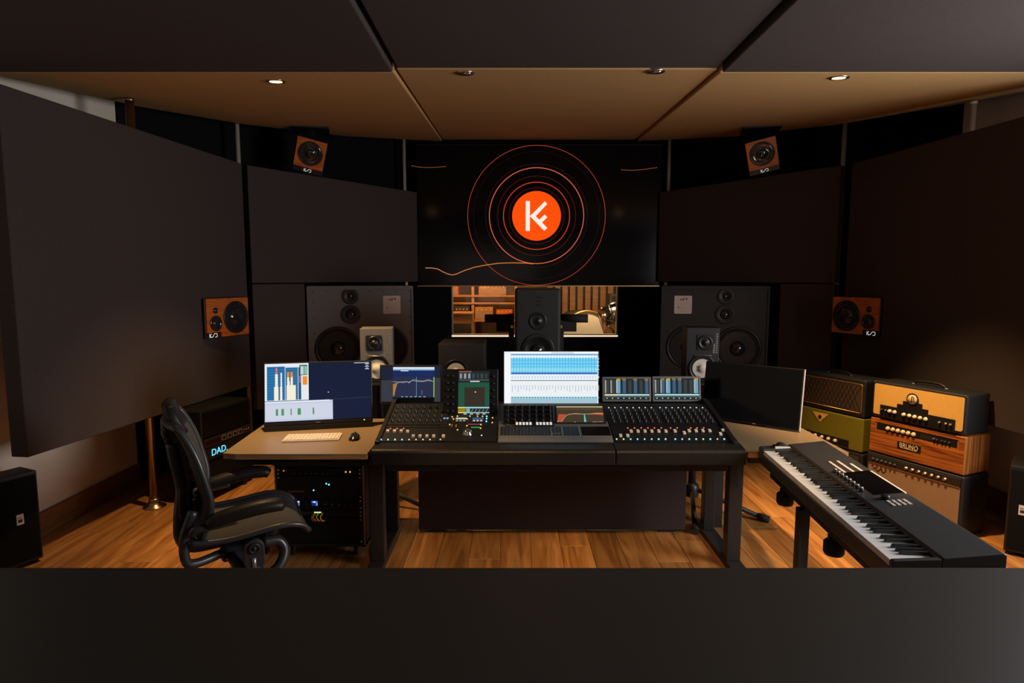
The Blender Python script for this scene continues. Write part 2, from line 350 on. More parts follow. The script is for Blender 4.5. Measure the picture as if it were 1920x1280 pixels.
def downlight(x, y, z, tilt, lit, label, glow=True, power=None, aim=(0,0), blend=0.9, size=110):
    t = thing('recessed_downlight', label, 'downlight', (x,y,z), 0, 'ceiling downlights'); t.rotation_euler = (R(tilt),0,0)
    MB().lathe([(0.036,-0.004),(0.052,-0.006),(0.055,0.0),(0.055,0.004),(0.036,0.004),(0.036,-0.004)], None, 28, cap=False).build('trim_ring', 'steel' if not glow else 'bronze', t)
    MB().lathe([(0.0,0.0005),(0.036,0.0005),(0.036,0.006),(0.0,0.006)], None, 24, cap=False).build('lens', 'lamp_glow' if glow else 'lamp_off', t)
    if not glow:
        MB().lathe([(0.012,-0.010),(0.026,-0.010),(0.03,0.0),(0.012,0.0)], T((0.012,0,0)), 20).build('lamp_bulb', 'chrome', t)
    if lit:
        d = bpy.data.lights.new('lamp_light', 'SPOT'); d.energy = power or SPOT_W; d.color = WARM; d.spot_size = R(size); d.spot_blend = blend; d.shadow_soft_size = 0.04
        o = bpy.data.objects.new('lamp_light', d); COL.objects.link(o); o.parent = t; o.location = (0,0,-0.02); o.rotation_euler = (R(aim[0]), R(aim[1]), 0)
    return t
downlight(-1.379, 3.719, zb(3.719)-0.001, SL_A, True, 'glowing downlight in the left tan ceiling cloud', size=84, blend=1.0, power=270)
downlight(1.851, 3.609, zb(3.609)-0.001, SL_A, True, 'glowing downlight in the right tan ceiling cloud', size=58, blend=1.0, power=400, aim=(0,-13))
downlight(-0.262, 3.563, zb(3.563)+0.015, SL_A, False, 'unlit downlight in the middle tan cloud, left of the pair', False)
downlight(0.789, 3.519, zb(3.519)+0.015, SL_A, False, 'unlit downlight in the middle tan cloud, right of the pair', False)
downlight(-0.1, 1.1, ZD+0.021, 0, True, 'downlight in the dark middle cloud left of the camera', True, 230, (38.5,0), 0.7, 27)
downlight(0.85, 1.1, ZD+0.021, 0, True, 'downlight in the dark middle cloud right of the camera', True, 200, (38.5,0), 0.7, 27)
downlight(1.95, 1.2, ZD-0.001, 0, True, 'downlight in the dark right cloud behind the keyboard', True, 420, (38,3), 0.8, 26)

# ------------------------------------------------------------------ acoustic wall panels
GP = 'dark fabric wall panels'
def wpanel(pa, pb, z0, z1, th, label, side):
    (xa,ya),(xb,yb) = pa, pb; d = math.hypot(xb-xa, yb-ya); ux, uy = (xb-xa)/d, (yb-ya)/d; nx, ny = -uy*side, ux*side
    b = MB().prism([(xa,ya),(xb,yb),(xb+nx*th,yb+ny*th),(xa+nx*th,ya+ny*th)], z1-z0, None, z0)
    return tag(b.build('acoustic_panel', 'fabric', None, bevel=0.006), label, 'acoustic panel', GP)
wpanel((-2.565,3.17),(-2.305,5.36), 0.70, 2.615, 0.10, 'large dark fabric wall panel on the left, above the white wall', 1)
wpanel((-2.31,5.48),(-1.094,7.2), 1.60, 2.625, 0.07, 'upper dark fabric panel between left side panel and screen', 1)
wpanel((-2.31,5.48),(-1.995,5.925), 0.45, 1.59, 0.07, 'narrow lower dark fabric panel left of the grey main monitor', 1)
wpanel((2.90,5.36),(3.16,3.17), 0.70, 2.615, 0.10, 'large dark fabric wall panel on the right, behind the amplifiers', 1)
wpanel((1.70,7.2),(2.87,5.48), 1.60, 2.625, 0.07, 'upper dark fabric panel between screen and right side panel', 1)
wpanel((2.575,5.91),(2.87,5.48), 0.45, 1.59, 0.07, 'narrow lower dark fabric panel right of the black main monitor', 1)
def pole(x, y, z1, label, flange=False, m='pole_steel', r=0.020):
    t = thing('support_pole', label, 'pole', (x,y,0), 0, 'metal panel support poles')
    MB().cyl((0,0,0.02),(0,0,z1), r, n=24).build('tube', m, t)
    MB().lathe([(0.075,0.0),(0.075,0.008),(0.045,0.016),(0.036,0.05),(0.036,0.065),(0.024,0.068)], None, 28).build('base_flange', m, t)
    MB().lathe([(r+0.004,z1-0.02),(r+0.004,z1-0.001)], None, 24).build('top_collar', m, t)
pole(-2.585, 4.29, zb(4.25)-0.003, 'bronze panel pole with a round floor flange by the white wall', True, 'bronze', 0.027)
pole(-2.545, 5.85, 3.59, 'thin steel pole above the join of the left wall panels')
pole(-1.263, 7.36, 3.59, 'thin steel pole rising left of the round logo screen')
pole(1.83, 7.33, 3.59, 'thin steel pole rising right of the round logo screen')
pole(3.08, 5.85, 3.59, 'thin steel pole above the join of the right wall panels')
pole(3.20, 4.40, zb(4.36)-0.003, 'short visible steel pole at the top of the right side panel')

# ------------------------------------------------------------------ rear counter in front of the camera
t = thing('rear_counter', 'long dark grey counter across the bottom foreground', 'counter', (0.1,0.9,0))
MB().bb(-2.4, 2.4, -0.55, 0.424, 0.965, 1.0).build('countertop', 'counter', t, bevel=0.004)
MB().bb(-2.35, 2.35, -0.45, 0.38, 0.0, 0.965).build('body', 'black_paint', t)

# ================================================================== SCREEN WITH THE LOGO
t = thing('wall_display', 'huge black glossy wall screen with an orange round logo', 'screen', (0.312,7.25,1.556))
TW, TH = 2.83, 1.607
MB().bb(-TW/2, TW/2, 0.0, 0.06, 0, TH).build('panel', 'glass_black', t, bevel=0.003)
MB().bb(-TW/2-0.012, TW/2+0.012, 0.01, 0.07, -0.012, 0.0).build('bottom_trim', 'gold', t)
MB().bb(-TW/2-0.006, TW/2+0.006, 0.005, 0.07, TH, TH+0.006).build('top_trim', 'dark_metal', t)
MB().bb(-0.3, 0.3, 0.06, 0.3, 0.5, 1.1).build('wall_bracket', 'black_paint', t)
a = Art(1, 1); cx, cy = -0.027, 0.804
def ring(r, w, c, n=96):
    a.line([(cx+r*math.cos(2*PI*i/n), cy+r*math.sin(2*PI*i/n)) for i in range(n+1)], w, c)
K = 7.25/1150
for r, w_, c in ((127,0.0062,(168,58,36)),(116,0.004,(34,11,8)),(94,0.005,(52,17,12)),(87,0.0085,(222,100,64)),(72,0.005,(84,24,14)),(61,0.0085,(206,62,32)),(51,0.005,(84,20,8))): ring(r*K, w_, c)
a.poly([(cx+45*K*math.cos(2*PI*i/64), cy+45*K*math.sin(2*PI*i/64)) for i in range(64)], (255,80,5))
WH = (250,238,228)
def lp(X, Y): return (cx+(X-945)/3.84*K, cy-(Y-637)/3.84*K)
a.poly([lp(868,741),lp(898,741),lp(898,533),lp(868,533)], WH)
a.poly([lp(897,637),lp(920,618),lp(1003,535),lp(1020,553),lp(938,640)], WH)
a.poly([lp(897,637),lp(938,637),lp(1022,720),lp(1000,741)], WH)
a.poly([lp(955,672),lp(1003,627),lp(1021,646),lp(974,692)], WH)
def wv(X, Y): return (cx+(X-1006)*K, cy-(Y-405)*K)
a.line([wv(X,Y) for X,Y in ((800,500),(812,500),(823,502),(832,507),(841,511),(850,513),(858,511),(872,505),(890,499),(910,495),(935,491.5),(960,490.5),(985,491),(1000,492.5))], 0.009, (205,120,55))  # reflected light strip, drawn into the picture as a glowing line
a.line([wv(X,Y) for X,Y in ((777,314.5),(790,317),(805,318),(822,317.5),(840,316))], 0.007, (120,66,28))  # lamp reflections on the glass, drawn in as two emissive arcs
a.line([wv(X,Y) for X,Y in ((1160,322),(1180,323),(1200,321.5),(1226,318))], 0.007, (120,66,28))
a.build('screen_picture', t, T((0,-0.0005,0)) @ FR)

# ================================================================== LOUDSPEAKERS
def cone(parent, name, M, r, ring_m='black_plastic', cone_m='cone_black', cap_m='cone_cap', capr=0.32, depth=0.35, bulge=0.9):
    """driver: parts in the FR drawing plane, z of M points out of the baffle"""
    c = MB().lathe([(r*1.0,0.0),(r*1.0,0.006),(r*0.97,0.009),(r*0.90,0.008),(r*0.885,0.001)], M, 40, cap=False).build(name, ring_m, parent)
    s = [(r*0.885,0.001)] + [(r*(0.885-0.10*math.sin(PI*k/12)*0 - 0.105*k/6), 0.001+0.010*r/0.2*math.sin(PI*k/6)) for k in range(1,7)]
    MB().lathe(s, M, 40, cap=False).build('surround', 'rubber', c)
    n = 8; prof = []
    for k in range(n+1):
        q = k/n; rr = r*(0.78*(1-q)+capr*q); prof.append((rr, 0.001-depth*r*(q**0.85)))
    MB().lathe(prof, M, 40, cap=False).build('cone', cone_m, c)
    zc = 0.001-depth*r; cap = [(r*capr*math.cos(PI/2*k/8), zc+r*capr*bulge*math.sin(PI/2*k/8)) for k in range(9)]; cap[-1] = (0.0, cap[-1][1])
    MB().lathe(cap, M, 32, cap=False).build('dust_cap', cap_m, c)
    MB().lathe([(r*0.99,-0.001),(0.0,-0.001-depth*r*1.3)], M, 24, cap=False).build('basket', 'black_paint', c)
    return c
def holed_front(w, h, x0, z0, holes, th, y=0.0):
    """front board with round holes: ring of quads around each hole by constrained fan, via bmesh boolean-free tiling"""
    return None
KSD = [[(0,0),(0,1)], [(0.55,1),(0.12,0.5),(0.55,0)], [(0.45,0.12),(0.95,0.12),(1.25,0.5),(1.5,0.9),(1.75,0.95)], [(1.75,0.95),(2.2,0.95),(2.42,0.8),(2.42,0.2),(2.2,0.05),(1.75,0.05)]]
def ksd_mark(parent, M, hgt):
    b = MB()
    for i, ln in enumerate(KSD):
        for q in stroke([((x-1.2)*hgt, (y-0.5)*hgt) for x, y in ln], hgt*0.14): b.prism(q, 0.0008, M)
    return b.build('brand_mark', 'print_white', parent)
def ksd_wall(loc, rz, flip, label):
    t = thing('surround_speaker', label, 'speaker', loc, rz, 'wooden wall speakers')
    W, H, D = 0.43, 0.302, 0.13; s = -1 if flip else 1
    MB().prism([((-W/2-0.006)*s,0.012),((W/2+0.006)*s,0.012),((W/2+0.006)*s,0.105),((-W/2-0.006)*s,0.034)][::s], H+0.012, None, -H/2-0.006).build('cabinet', 'black_paint', t, bevel=0.003)
    # baffle with the lower outer corner cut away for the name plate
    P = [(-W/2,-H/2+0.04),(-W/2+0.14,-H/2+0.04),(-W/2+0.14,-H/2),(W/2,-H/2),(W/2,H/2),(-W/2,H/2)]
    P = [(x*s, y) for x, y in P]
    MB().prism(P, 0.016, T((0,0.014,0)) @ FR).build('baffle', 'cherry', t)
    q = MB().prism([(-W/2*s,-H/2-0.004),((-W/2+0.135)*s,-H/2-0.004),((-W/2+0.135)*s,-H/2+0.037),(-W/2*s,-H/2+0.037)], 0.010, T((0,0.014,0)) @ FR).build('name_plate', 'black_plastic', t)
    ksd_mark(q, T(((-W/2+0.062)*s, 0.0035, -H/2+0.016)) @ FR, 0.030)
    F = T((0,-0.003,0)) @ FR
    def disc(name, x, z, r, capr, bul):
        M = T((x*s,-0.003,z)) @ FR
        c = MB().lathe([(r,0.0),(r,0.004),(r*0.94,0.007),(r*0.88,0.004)], M, 40, cap=False).build(name, 'black_plastic', t)
        MB().lathe([(r*0.88,0.004),(r*0.80,0.008),(r*0.72,0.003),(r*capr,0.0006),(r*capr*0.9,0.002+r*bul*0.3),(r*capr*0.6,0.002+r*bul*0.75),(r*capr*0.3,0.002+r*bul*0.95),(0,0.002+r*bul)], M, 40, cap=False).build('cone', 'cone_cap', c)
    disc('woofer', 0.078, -0.004, 0.130, 0.42, 0.10)
    disc('midrange', -0.128, -0.042, 0.060, 0.42, 0.12)
    disc('tweeter', -0.13, 0.058, 0.024, 0.6, 0.25)
ksd_wall((-2.270,4.90,1.335), 70, False, 'orange wooden wall speaker on the left side panel')
ksd_wall((2.842,5.08,1.335), -68, True, 'orange wooden wall speaker on the right side panel')
def ksd_ceiling(loc, rz, label, roll):
    t = thing('ceiling_speaker', label, 'speaker', loc, rz, 'wooden ceiling speakers')
    S = 0.265; A = RX(22) @ RY(roll)
    MB().bb(-S/2-0.004, S/2+0.004, 0.012, 0.24, -S/2-0.05, S/2+0.004, A).build('cabinet', 'black_paint', t, bevel=0.004)
    bf = MB().prism([(-S/2,-S/2),(S/2,-S/2),(S/2,S/2),(-S/2,S/2)], 0.014, A @ T((0,0.012,0)) @ FR).build('baffle', 'cherry', t)
    M = A @ T((0,-0.002,0.004)) @ FR; r = 0.112
    c = MB().lathe([(r,0.0),(r,0.004),(r*0.94,0.007),(r*0.88,0.004)], M, 40, cap=False).build('woofer', 'black_plastic', t)
    MB().lathe([(r*0.88,0.004),(r*0.8,0.009),(r*0.7,0.004),(r*0.4,0.001),(r*0.36,0.006),(r*0.2,0.012),(0,0.014)], M, 40, cap=False).build('cone', 'cone_cap', c)
    q = MB().prism([(-S/2,-S/2-0.048),(S/2,-S/2-0.048),(S/2,-S/2-0.003),(-S/2,-S/2-0.003)], 0.006, A @ T((0,0.012,0)) @ FR).build('name_plate', 'black_plastic', t)
    ksd_mark(q, A @ T((0.0,0.0055,-S/2-0.026)) @ FR, 0.026)
    zt = zb(loc[1]+0.16)-loc[2]
    MB().bb(-0.17, 0.17, 0.02, 0.30, zt-0.03, zt-0.002, None).build('mounting_plate', 'black_paint', t)
    MB().cyl((0,0.16,0.0),(0,0.16,zt-0.02), 0.045, n=20).bb(-0.13,0.13,0.1,0.22,0.10,0.16).build('yoke', 'black_paint', t)
ksd_ceiling((-1.89,5.9,2.80), 14, 'orange ceiling speaker hanging above the left wall panels', 13)
ksd_ceiling((2.345,5.9,2.80), -14, 'orange ceiling speaker hanging above the right wall panels', -13)

def main_monitor(loc, rz, flip, label, m):
    t = thing('main_monitor', label, 'speaker', loc, rz, 'soffit main monitors')
    s = -1 if flip else 1; W, z0, z1 = 1.03, 0.62, 1.565
    MB().bb(-W/2, W/2, 0.02, 0.50, z0, z1).build('cabinet', 'black_paint', t, bevel=0.004)
    MB().bb(-W/2, -W/2+0.045, -0.012, 0.02, z0, z1).bb(W/2-0.02, W/2, -0.012, 0.02, z0, z1).bb(-W/2+0.045, W/2-0.02, -0.012, 0.02, z1-0.035, z1).build('frame', m, t, bevel=0.002)
    MB().bb(-W/2+0.045, W/2-0.02, 0.0, 0.02, z0, z1-0.035).build('baffle', m, t)
    MB().bb(-W/2+0.02, W/2-0.02, 0.06, 0.46, 0.0, z0).build('plinth', 'black_paint', t)
    F = lambda x, z: T((x*s,-0.001,z)) @ FR
    tw = MB().lathe([(0.082,0),(0.082,0.004),(0.075,0.006),(0.03,0.006),(0.027,0.001)], F(-0.105,1.465), 36, cap=False).build('tweeter', 'dark_metal', t)
    MB().lathe([(0.027,0.001),(0.022,0.006),(0.012,0.011),(0,0.013)], F(-0.105,1.465), 24, cap=False).build('dome', 'cone_cap', tw)
    md = MB().lathe([(0.095,0),(0.095,0.006),(0.088,0.008),(0.06,0.003),(0.05,0.0015)], F(-0.105,1.283), 36, cap=False).build('midrange', 'black_plastic', t)
    MB().lathe([(0.05,0.0015),(0.044,0.012),(0.03,0.022),(0.014,0.028),(0,0.03)], F(-0.105,1.283), 28, cap=False).build('dome', 'cone_cap', md)
    for xx in (-0.235, 0.235):
        M = F(xx,0.945); r = 0.222
        wf = MB().lathe([(r,0),(r,0.006),(r*0.97,0.012),(r*0.90,0.012),(r*0.87,0.004)], M, 48, cap=False).build('woofer', 'black_plastic', t)
        MB().lathe([(r*0.87,0.004),(r*0.82,0.016),(r*0.76,0.004)], M, 48, cap=False).build('surround', 'rubber', wf)
        MB().lathe([(r*0.76,0.004),(r*0.5,0.0025),(r*0.34,0.0018)], M, 48, cap=False).build('cone', 'cone_black', wf)
        MB().lathe([(r*0.34,0.0018),(r*0.31,0.018),(r*0.24,0.034),(r*0.12,0.046),(0,0.05)], M, 36, cap=False).build('dust_cap', 'cone_cap', wf)
    a = Art(0.172, 0.182); a.poly([(x/0.172, y/0.182) for x, y in rrect(0,0,0.172,0.182,0.012)], (214,196,186))
    for x, y, ww, hh in ((0.33,0.74,0.07,0.06),(0.38,0.80,0.05,0.05),(0.45,0.74,0.1,0.05),(0.5,0.79,0.04,0.10),(0.60,0.82,0.05,0.06),(0.67,0.77,0.06,0.09)): a.rect(x,y,x+ww,y+hh,(30,26,24))
    a.line([(0.12,0.55),(0.88,0.55)],0.0018,(150,135,128)); a.line([(0.12,0.27),(0.88,0.27)],0.0018,(150,135,128)); a.rect(0.2,0.33,0.27,0.39,(60,55,52)); a.line([(0.32,0.36),(0.6,0.36)],0.002,(120,110,105)); a.line([(0.32,0.12),(0.75,0.12)],0.002,(150,135,128))
    a.build('spec_label', t, T(((0.30 if s > 0 else -0.30)-0.086,-0.001,1.285)) @ FR, 'print_art')
    sc = MB().lathe([(0.006,0),(0.006,0.002),(0.003,0.003)], FR, 10).mesh('screw', 'cone_cap')
    copies('screw', sc, t, [T((-W/2+0.06+(W-0.1)*k/7, -0.0005, z1-0.055)) for k in range(8)] + [T((xx, -0.0005, z)) for xx in (-W/2+0.06, W/2-0.035) for z in (1.41,1.25,1.1,0.8)])
main_monitor((-1.505,6.13,0), 15, False, 'grey soffit main monitor with white label on the left', 'baffle_grey')  # daylight on this side is put into the baffle colour
main_monitor((2.02,6.13,0), -15, True, 'black soffit main monitor with white label on the right', 'monitor_black')  # same speaker as the left one, its shade put into the colour

def ns_speaker(loc, rz, label, lit, flip):
    t = thing('nearfield_monitor', label, 'speaker', loc, rz, 'white-coned nearfield monitors')
    W, H, D = 0.218, 0.385, 0.2; s = -1 if flip else 1
    MB().bb(-W/2, W/2, 0, D, 0, H).build('cabinet', 'baffle_grey' if lit else 'black_paint', t, bevel=0.002)  # lit copy has a paler cabinet: daylight put into the colour
    M = T((-0.015*s,-0.001,0.285)) @ FR
    tp = MB().prism(rrect(-0.055,-0.055,0.055,0.055,0.012), 0.004, M).build('tweeter_plate', 'black_plastic', t)
    tw = MB().lathe([(0.05,0.004),(0.05,0.009),(0.042,0.011),(0.034,0.006),(0.02,0.005),(0.017,0.012),(0.008,0.018),(0,0.019)], M, 32, cap=False).build('tweeter', 'cone_black', t)
    M = T((0,-0.001,0.105)) @ FR; r = 0.094
    wf = MB().lathe([(r,0),(r,0.005),(r*0.95,0.008),(r*0.86,0.006),(r*0.80,0.002)], M, 40, cap=False).build('woofer', 'black_plastic', t)
    MB().lathe([(r*0.80,0.002),(r*0.75,0.006),(r*0.70,0.002)], M, 40, cap=False).build('surround', 'rubber', wf)
    MB().lathe([(r*0.70,0.002),(r*0.5,0.0012),(r*0.32,0.0008),(r*0.29,0.006),(r*0.2,0.012),(r*0.1,0.015),(0,0.016)], M, 40, cap=False).build('cone', 'cone_white', wf)
    if not lit:
        b = MB()
        for k in (-1, 1): b.box((0.0,0.0,0.0),(0.018,0.006,0.002), M @ T((-0.018,0.012*k,0.010)) @ RZ(-25*k))
        b.build('cone_slits', 'print_black', wf)
    a = Art(0.04, 0.15)
    a.rect(0.15,0.0,0.5,0.45,(120,116,110))
    for k in range(9): a.rect(0.62, 0.02+k*0.105, 0.95, 0.08+k*0.105, (135,130,122))
    a.build('lettering', t, T((0.062,-0.0005,0.21)) @ FR, 'print_art')
    MB().tube([(-0.06,-0.006,0.185),(-0.05,-0.008,0.196),(0.05,-0.008,0.196),(0.06,-0.006,0.185)], 0.003, 8).build('grille_pin_wire', 'steel', t)
def speaker_stand(loc, z1, label, feet, plate=0.24):
    t = thing('speaker_stand', label, 'stand', loc, 0, 'black speaker stands behind the console')
    MB().cyl((0,0,0.10),(0,0,z1-0.012), 0.028, 0.024).build('pole', 'black_paint', t)
    MB().bb(-plate/2, plate/2, -0.11, 0.11, z1-0.012, z1-0.001).build('top_plate', 'black_paint', t, bevel=0.002)
    MB().lathe([(0.045,0.08),(0.05,0.09),(0.05,0.16),(0.03,0.18)], None, 20).build('hub', 'black_plastic', t)
    for (fx, fy) in feet:
        L = MB().tube([(0,0,0.14),(fx*0.25,fy*0.25,0.11),(fx*0.93,fy*0.93,0.024)], 0.016, 10).build('leg', 'black_paint', t)
        MB().cyl((fx*0.86,fy*0.86,0.03),(fx,fy,0.024), 0.023, n=14).build('rubber_foot', 'rubber', L)
ns_speaker((-0.935,4.2,0.915), 8, 'grey nearfield monitor in front of the left main monitor', True, False)
ns_speaker((1.315,4.2,0.92), -6, 'black nearfield monitor with round cream cone right of the console', False, True)
speaker_stand((-0.935,4.3,0), 0.915, 'black speaker stand under the grey nearfield monitor', [(0.35,-0.1),(-0.2,0.3),(-0.25,-0.25)])
speaker_stand((1.30,4.3,0), 0.92, 'black tripod speaker stand behind the right console legs', [(0.44,-0.30),(-0.12,-0.50),(0.0,0.4)])
# small single-cone speaker
t = thing('single_cone_speaker', 'small dark box speaker with one cream cone behind the console', 'speaker', (-0.362,4.35,0.78))
MB().bb(-0.165, 0.165, 0, 0.36, 0, 0.40).build('cabinet', 'monitor_black', t, bevel=0.004)
M = T((-0.04,-0.001,0.196)) @ FR; r = 0.092
wf = MB().lathe([(r,0),(r,0.005),(r*0.95,0.008),(r*0.84,0.006),(r*0.72,0.002)], M, 40, cap=False).build('woofer', 'black_plastic', t)
MB().lathe([(r*0.72,0.002),(r*0.5,0.0014),(r*0.34,0.001)], M, 40, cap=False).build('cone', 'cone_white', wf)
MB().lathe([(r*0.34,0.001),(r*0.28,0.010),(r*0.15,0.017),(0,0.019)], M, 28, cap=False).build('dust_cap', 'cone_white', wf)
speaker_stand((-0.362,4.52,0), 0.78, 'black speaker stand under the small single-cone speaker', [(0.25,-0.2),(-0.25,-0.2),(0,0.3)], 0.3)
# centre speaker on its stand with two grip arms
t = thing('centre_speaker', 'tall black speaker standing before the studio window', 'speaker', (0.195,4.6,0.90))
MB().bb(-0.172, 0.172, 0, 0.32, 0, 0.668).build('cabinet', 'monitor_black', t, bevel=0.02, seg=3)
M = T((0,-0.001,0.425)) @ FR
md = MB().lathe([(0.066,0),(0.066,0.005),(0.058,0.006),(0.05,0.002),(0.02,0.0015),(0.014,0.010),(0,0.014)], M, 36, cap=False).build('midrange', 'cone_black', t)
M = T((0,-0.001,0.205)) @ FR; r = 0.125
wf = MB().lathe([(r,0),(r,0.005),(r*0.95,0.008),(r*0.86,0.004),(r*0.8,0.009),(r*0.74,0.003),(r*0.4,0.001)], M, 40, cap=False).build('woofer', 'cone_black', t)
MB().lathe([(r*0.4,0.001),(r*0.36,0.015),(r*0.25,0.028),(0,0.038)], M, 28, cap=False).build('dust_cap', 'cone_cap', wf)
tb = MB()
for k in range(3): tb.prism(rrect(-0.022+0.002*k,-0.006+0.028*k,0.022-0.002*k,0.008+0.028*k,0.004), 0.002, T((0.008,-0.0005,0.545)) @ FR)
tb.build('slot_tweeter', 'black_plastic', t)
t = thing('speaker_stand', 'black twin-post stand with side grips carrying the centre speaker', 'stand', (0.195,4.76,0), 0, 'black speaker stands behind the console')
MB().bb(-0.22, 0.22, -0.16, 0.16, 0.885, 0.899).build('top_plate', 'black_paint', t)
for s in (-1, 1):
    p = MB().bb(s*0.20-0.022, s*0.20+0.022, 0.165, 0.205, 0.0, 1.36).build('post', 'black_paint', t)
    MB().bb(s*0.155, s*0.21, 0.12, 0.22, 0.86, 0.90).build('clamp', 'black_paint', p)
    g = MB().cyl((s*0.20,0.15,1.325),(s*0.41,0.12,1.325), 0.034, n=18).bb(s*0.19, s*0.32, 0.12, 0.19, 1.22, 1.325).build('grip', 'rubber', t)
    MB().cyl((s*0.195,0.11,1.26),(s*0.195,0.10,1.26), 0.012, n=12).build('bolt', 'gold', g)
MB().bb(-0.3, 0.3, -0.2, 0.22, 0.0, 0.03).build('base_plate', 'black_paint', t)

# ================================================================== CONSOLE
C0 = Vector((0.25, 3.18, 0))
cs = thing('mixing_console', 'wide black digital mixing console with faders, knobs and displays', 'console', C0)
AX = 0.993
BA = 13.8
BEDM = T((0,0.14,0.757)) @ RX(BA)          # (x, s, n): along the fader bed
b = MB()
side = [(0.10,0.66),(0.10,0.752),(0.14,0.757),(0.62,0.872),(0.82,0.872),(0.82,0.66)]
MX = Matrix(((0,0,1,0),(1,0,0,0),(0,1,0,0),(0,0,0,1)))      # (a, b, c) -> (c, a, b): profile in y-z, extruded along x
def prof_x(poly, x0, x1, mb=None): return (mb or MB()).prism(poly, x1-x0, MX, x0)
prof_x([(0.10,0.66),(0.10,0.748),(0.14,0.753),(0.58,0.8625),(0.62,0.8625),(0.62,0.835),(0.82,0.835),(0.82,0.66)], -AX+0.02, AX-0.04).build('chassis', 'panel_black', cs)
for xa, xb in ((-AX-0.005,-AX+0.02),(AX-0.04,AX-0.012)):
    prof_x([(0.08,0.66),(0.08,0.765),(0.14,0.775),(0.60,0.888),(0.66,0.888),(0.82,0.86),(0.82,0.66)], xa, xb).build('side_cheek', 'leather', cs, bevel=0.004)
for xa, xb in ((-AX-0.008,0.3),(0.304,AX+0.005)):
    prof_x([(0.0,0.655),(0.0,0.725),(0.012,0.738),(0.10,0.750),(0.115,0.752),(0.115,0.655)], xa, xb).build('armrest', 'leather', cs, bevel=0.006, seg=3)
MB().bb(-AX+0.05, AX-0.05, 0.12, 0.2, 0.585, 0.66).bb(-AX+0.05, AX-0.05, 0.58, 0.66, 0.585, 0.66).build('cross_beam', 'black_paint', cs)
for xl in (-1.02, 1.02):
    for yy, ww in ((0.19,0.08),(0.63,0.07)):
        MB().bb(xl-ww/2, xl+ww/2, yy, yy+0.07, 0.03, 0.66).build('leg', 'dark_metal', cs, bevel=0.004)
    MB().bb(xl-0.045, xl+0.045, 0.10, 0.78, 0.0, 0.03).build('foot', 'dark_metal', cs, bevel=0.004)
def onbed(x, s, n=0.0): return BEDM @ T((x,s,n))
capm = MB().prism([(-0.011,0),(0.011,0),(0.009,0.012),(0.004,0.009),(-0.004,0.009),(-0.009,0.012)], 0.016, MX, -0.008).mesh('fader_cap', 'cap_cream', 0.001, 1)
slot = MB().bb(-0.0015,0.0015,-0.055,0.055,0,0.0006).mesh('fader_slot', 'rubber')
def led(mname): return MB().lathe([(0.0042,0),(0.0042,0.003),(0.003,0.0042),(0,0.0045)], None, 12).mesh('led_button', mname)
LED = {k: led('led_'+k) for k in ('white','blue','cyan','green','red','amber')}
knobm = MB().lathe([(0.0085,0),(0.0085,0.004),(0.007,0.006),(0.006,0.017),(0.0045,0.019),(0,0.019)], None, 14).mesh('knob', 'knob_dark')
knobm2 = MB().lathe([(0.010,0),(0.010,0.004),(0.008,0.006),(0.007,0.022),(0.005,0.024),(0,0.024)], None, 14).mesh('knob', 'knob_dark')
# left fader module
fm = MB().bb(-0.985,-0.62,-0.028,0.16,0,0.006).bb(-0.985,-0.62,0.165,0.44,0,0.008).bb(-0.98,-0.625,0.13,0.135,0.006,0.009).build('fader_module', 'panel_black', cs); fm.matrix_local = BEDM
def put(me, x, s, n, par): return link(me.name.split('.')[0], me, par, T((x,s,n)))
for x, s in ((-0.953,0.081),(-0.915,0.081),(-0.877,0.081),(-0.84,0.075),(-0.80,0.022),(-0.762,0.022),(-0.724,0.022),(-0.686,0.022),(-0.632,0.022)):
    put(capm, x, s, 0.006, fm); put(slot, x, 0.06, 0.0061, fm)
for k, c in enumerate(('blue','blue','cyan','blue','white','white','white','white')): put(LED[c], -0.972+0.0385*k, -0.011, 0.006, fm)
put(LED['white'], -0.645, -0.011, 0.006, fm)
for k in range(3): put(LED['red'], -0.945+0.038*k, 0.118, 0.006, fm)
for k in range(8):
    for j in range(4): put(knobm, -0.95+0.04*k, 0.20+0.06*j, 0.008, fm)
# right fader module and knob bank
fr_ = MB().bb(0.318,0.952,-0.028,0.16,0,0.006).build('fader_module', 'panel_black', cs); fr_.matrix_local = BEDM
kb_ = MB().bb(0.318,0.952,0.165,0.425,0,0.008).build('knob_module', 'panel_black', cs); kb_.matrix_local = BEDM
for zx, s in ((262,0.028),(345,0.028),(405,0.08),(487,0.08),(570,0.08),(652,0.08),(735,0.08),(820,0.08),(930,0.082),(1030,0.06),(1100,0.085),(1183,0.085),(1265,0.085),(1347,0.085),(1450,0.048),(1508,0.09)):
    x = 0.423+(zx/6.4+1120-1183.3)*0.00303; put(capm, x, s, 0.006, fr_); put(slot, x, 0.06, 0.0061, fr_)
for zx, c in ((227,'green'),(310,'green'),(395,'blue'),(478,'blue'),(563,'blue'),(648,'blue'),(732,'cyan'),(815,'cyan'),(932,'cyan'),(1015,'blue'),(1100,'cyan'),(1183,'cyan'),(1268,'green'),(1353,'cyan'),(1437,'white'),(1520,'cyan')):
    put(LED[c], 0.328+(zx/6.4+1120-1155.5)*0.00294, -0.006, 0.006, fr_)
for zx in (383,463,545,626,705,788,900,980,1143,1220,1300): put(LED['red'], 0.423+(zx/6.4+1120-1183.3)*0.00303, 0.125, 0.006, fr_)
dashm = MB().bb(-0.0012,0.0012,-0.011,0.011,0,0.0008).mesh('tick_mark', 'tray_grey')
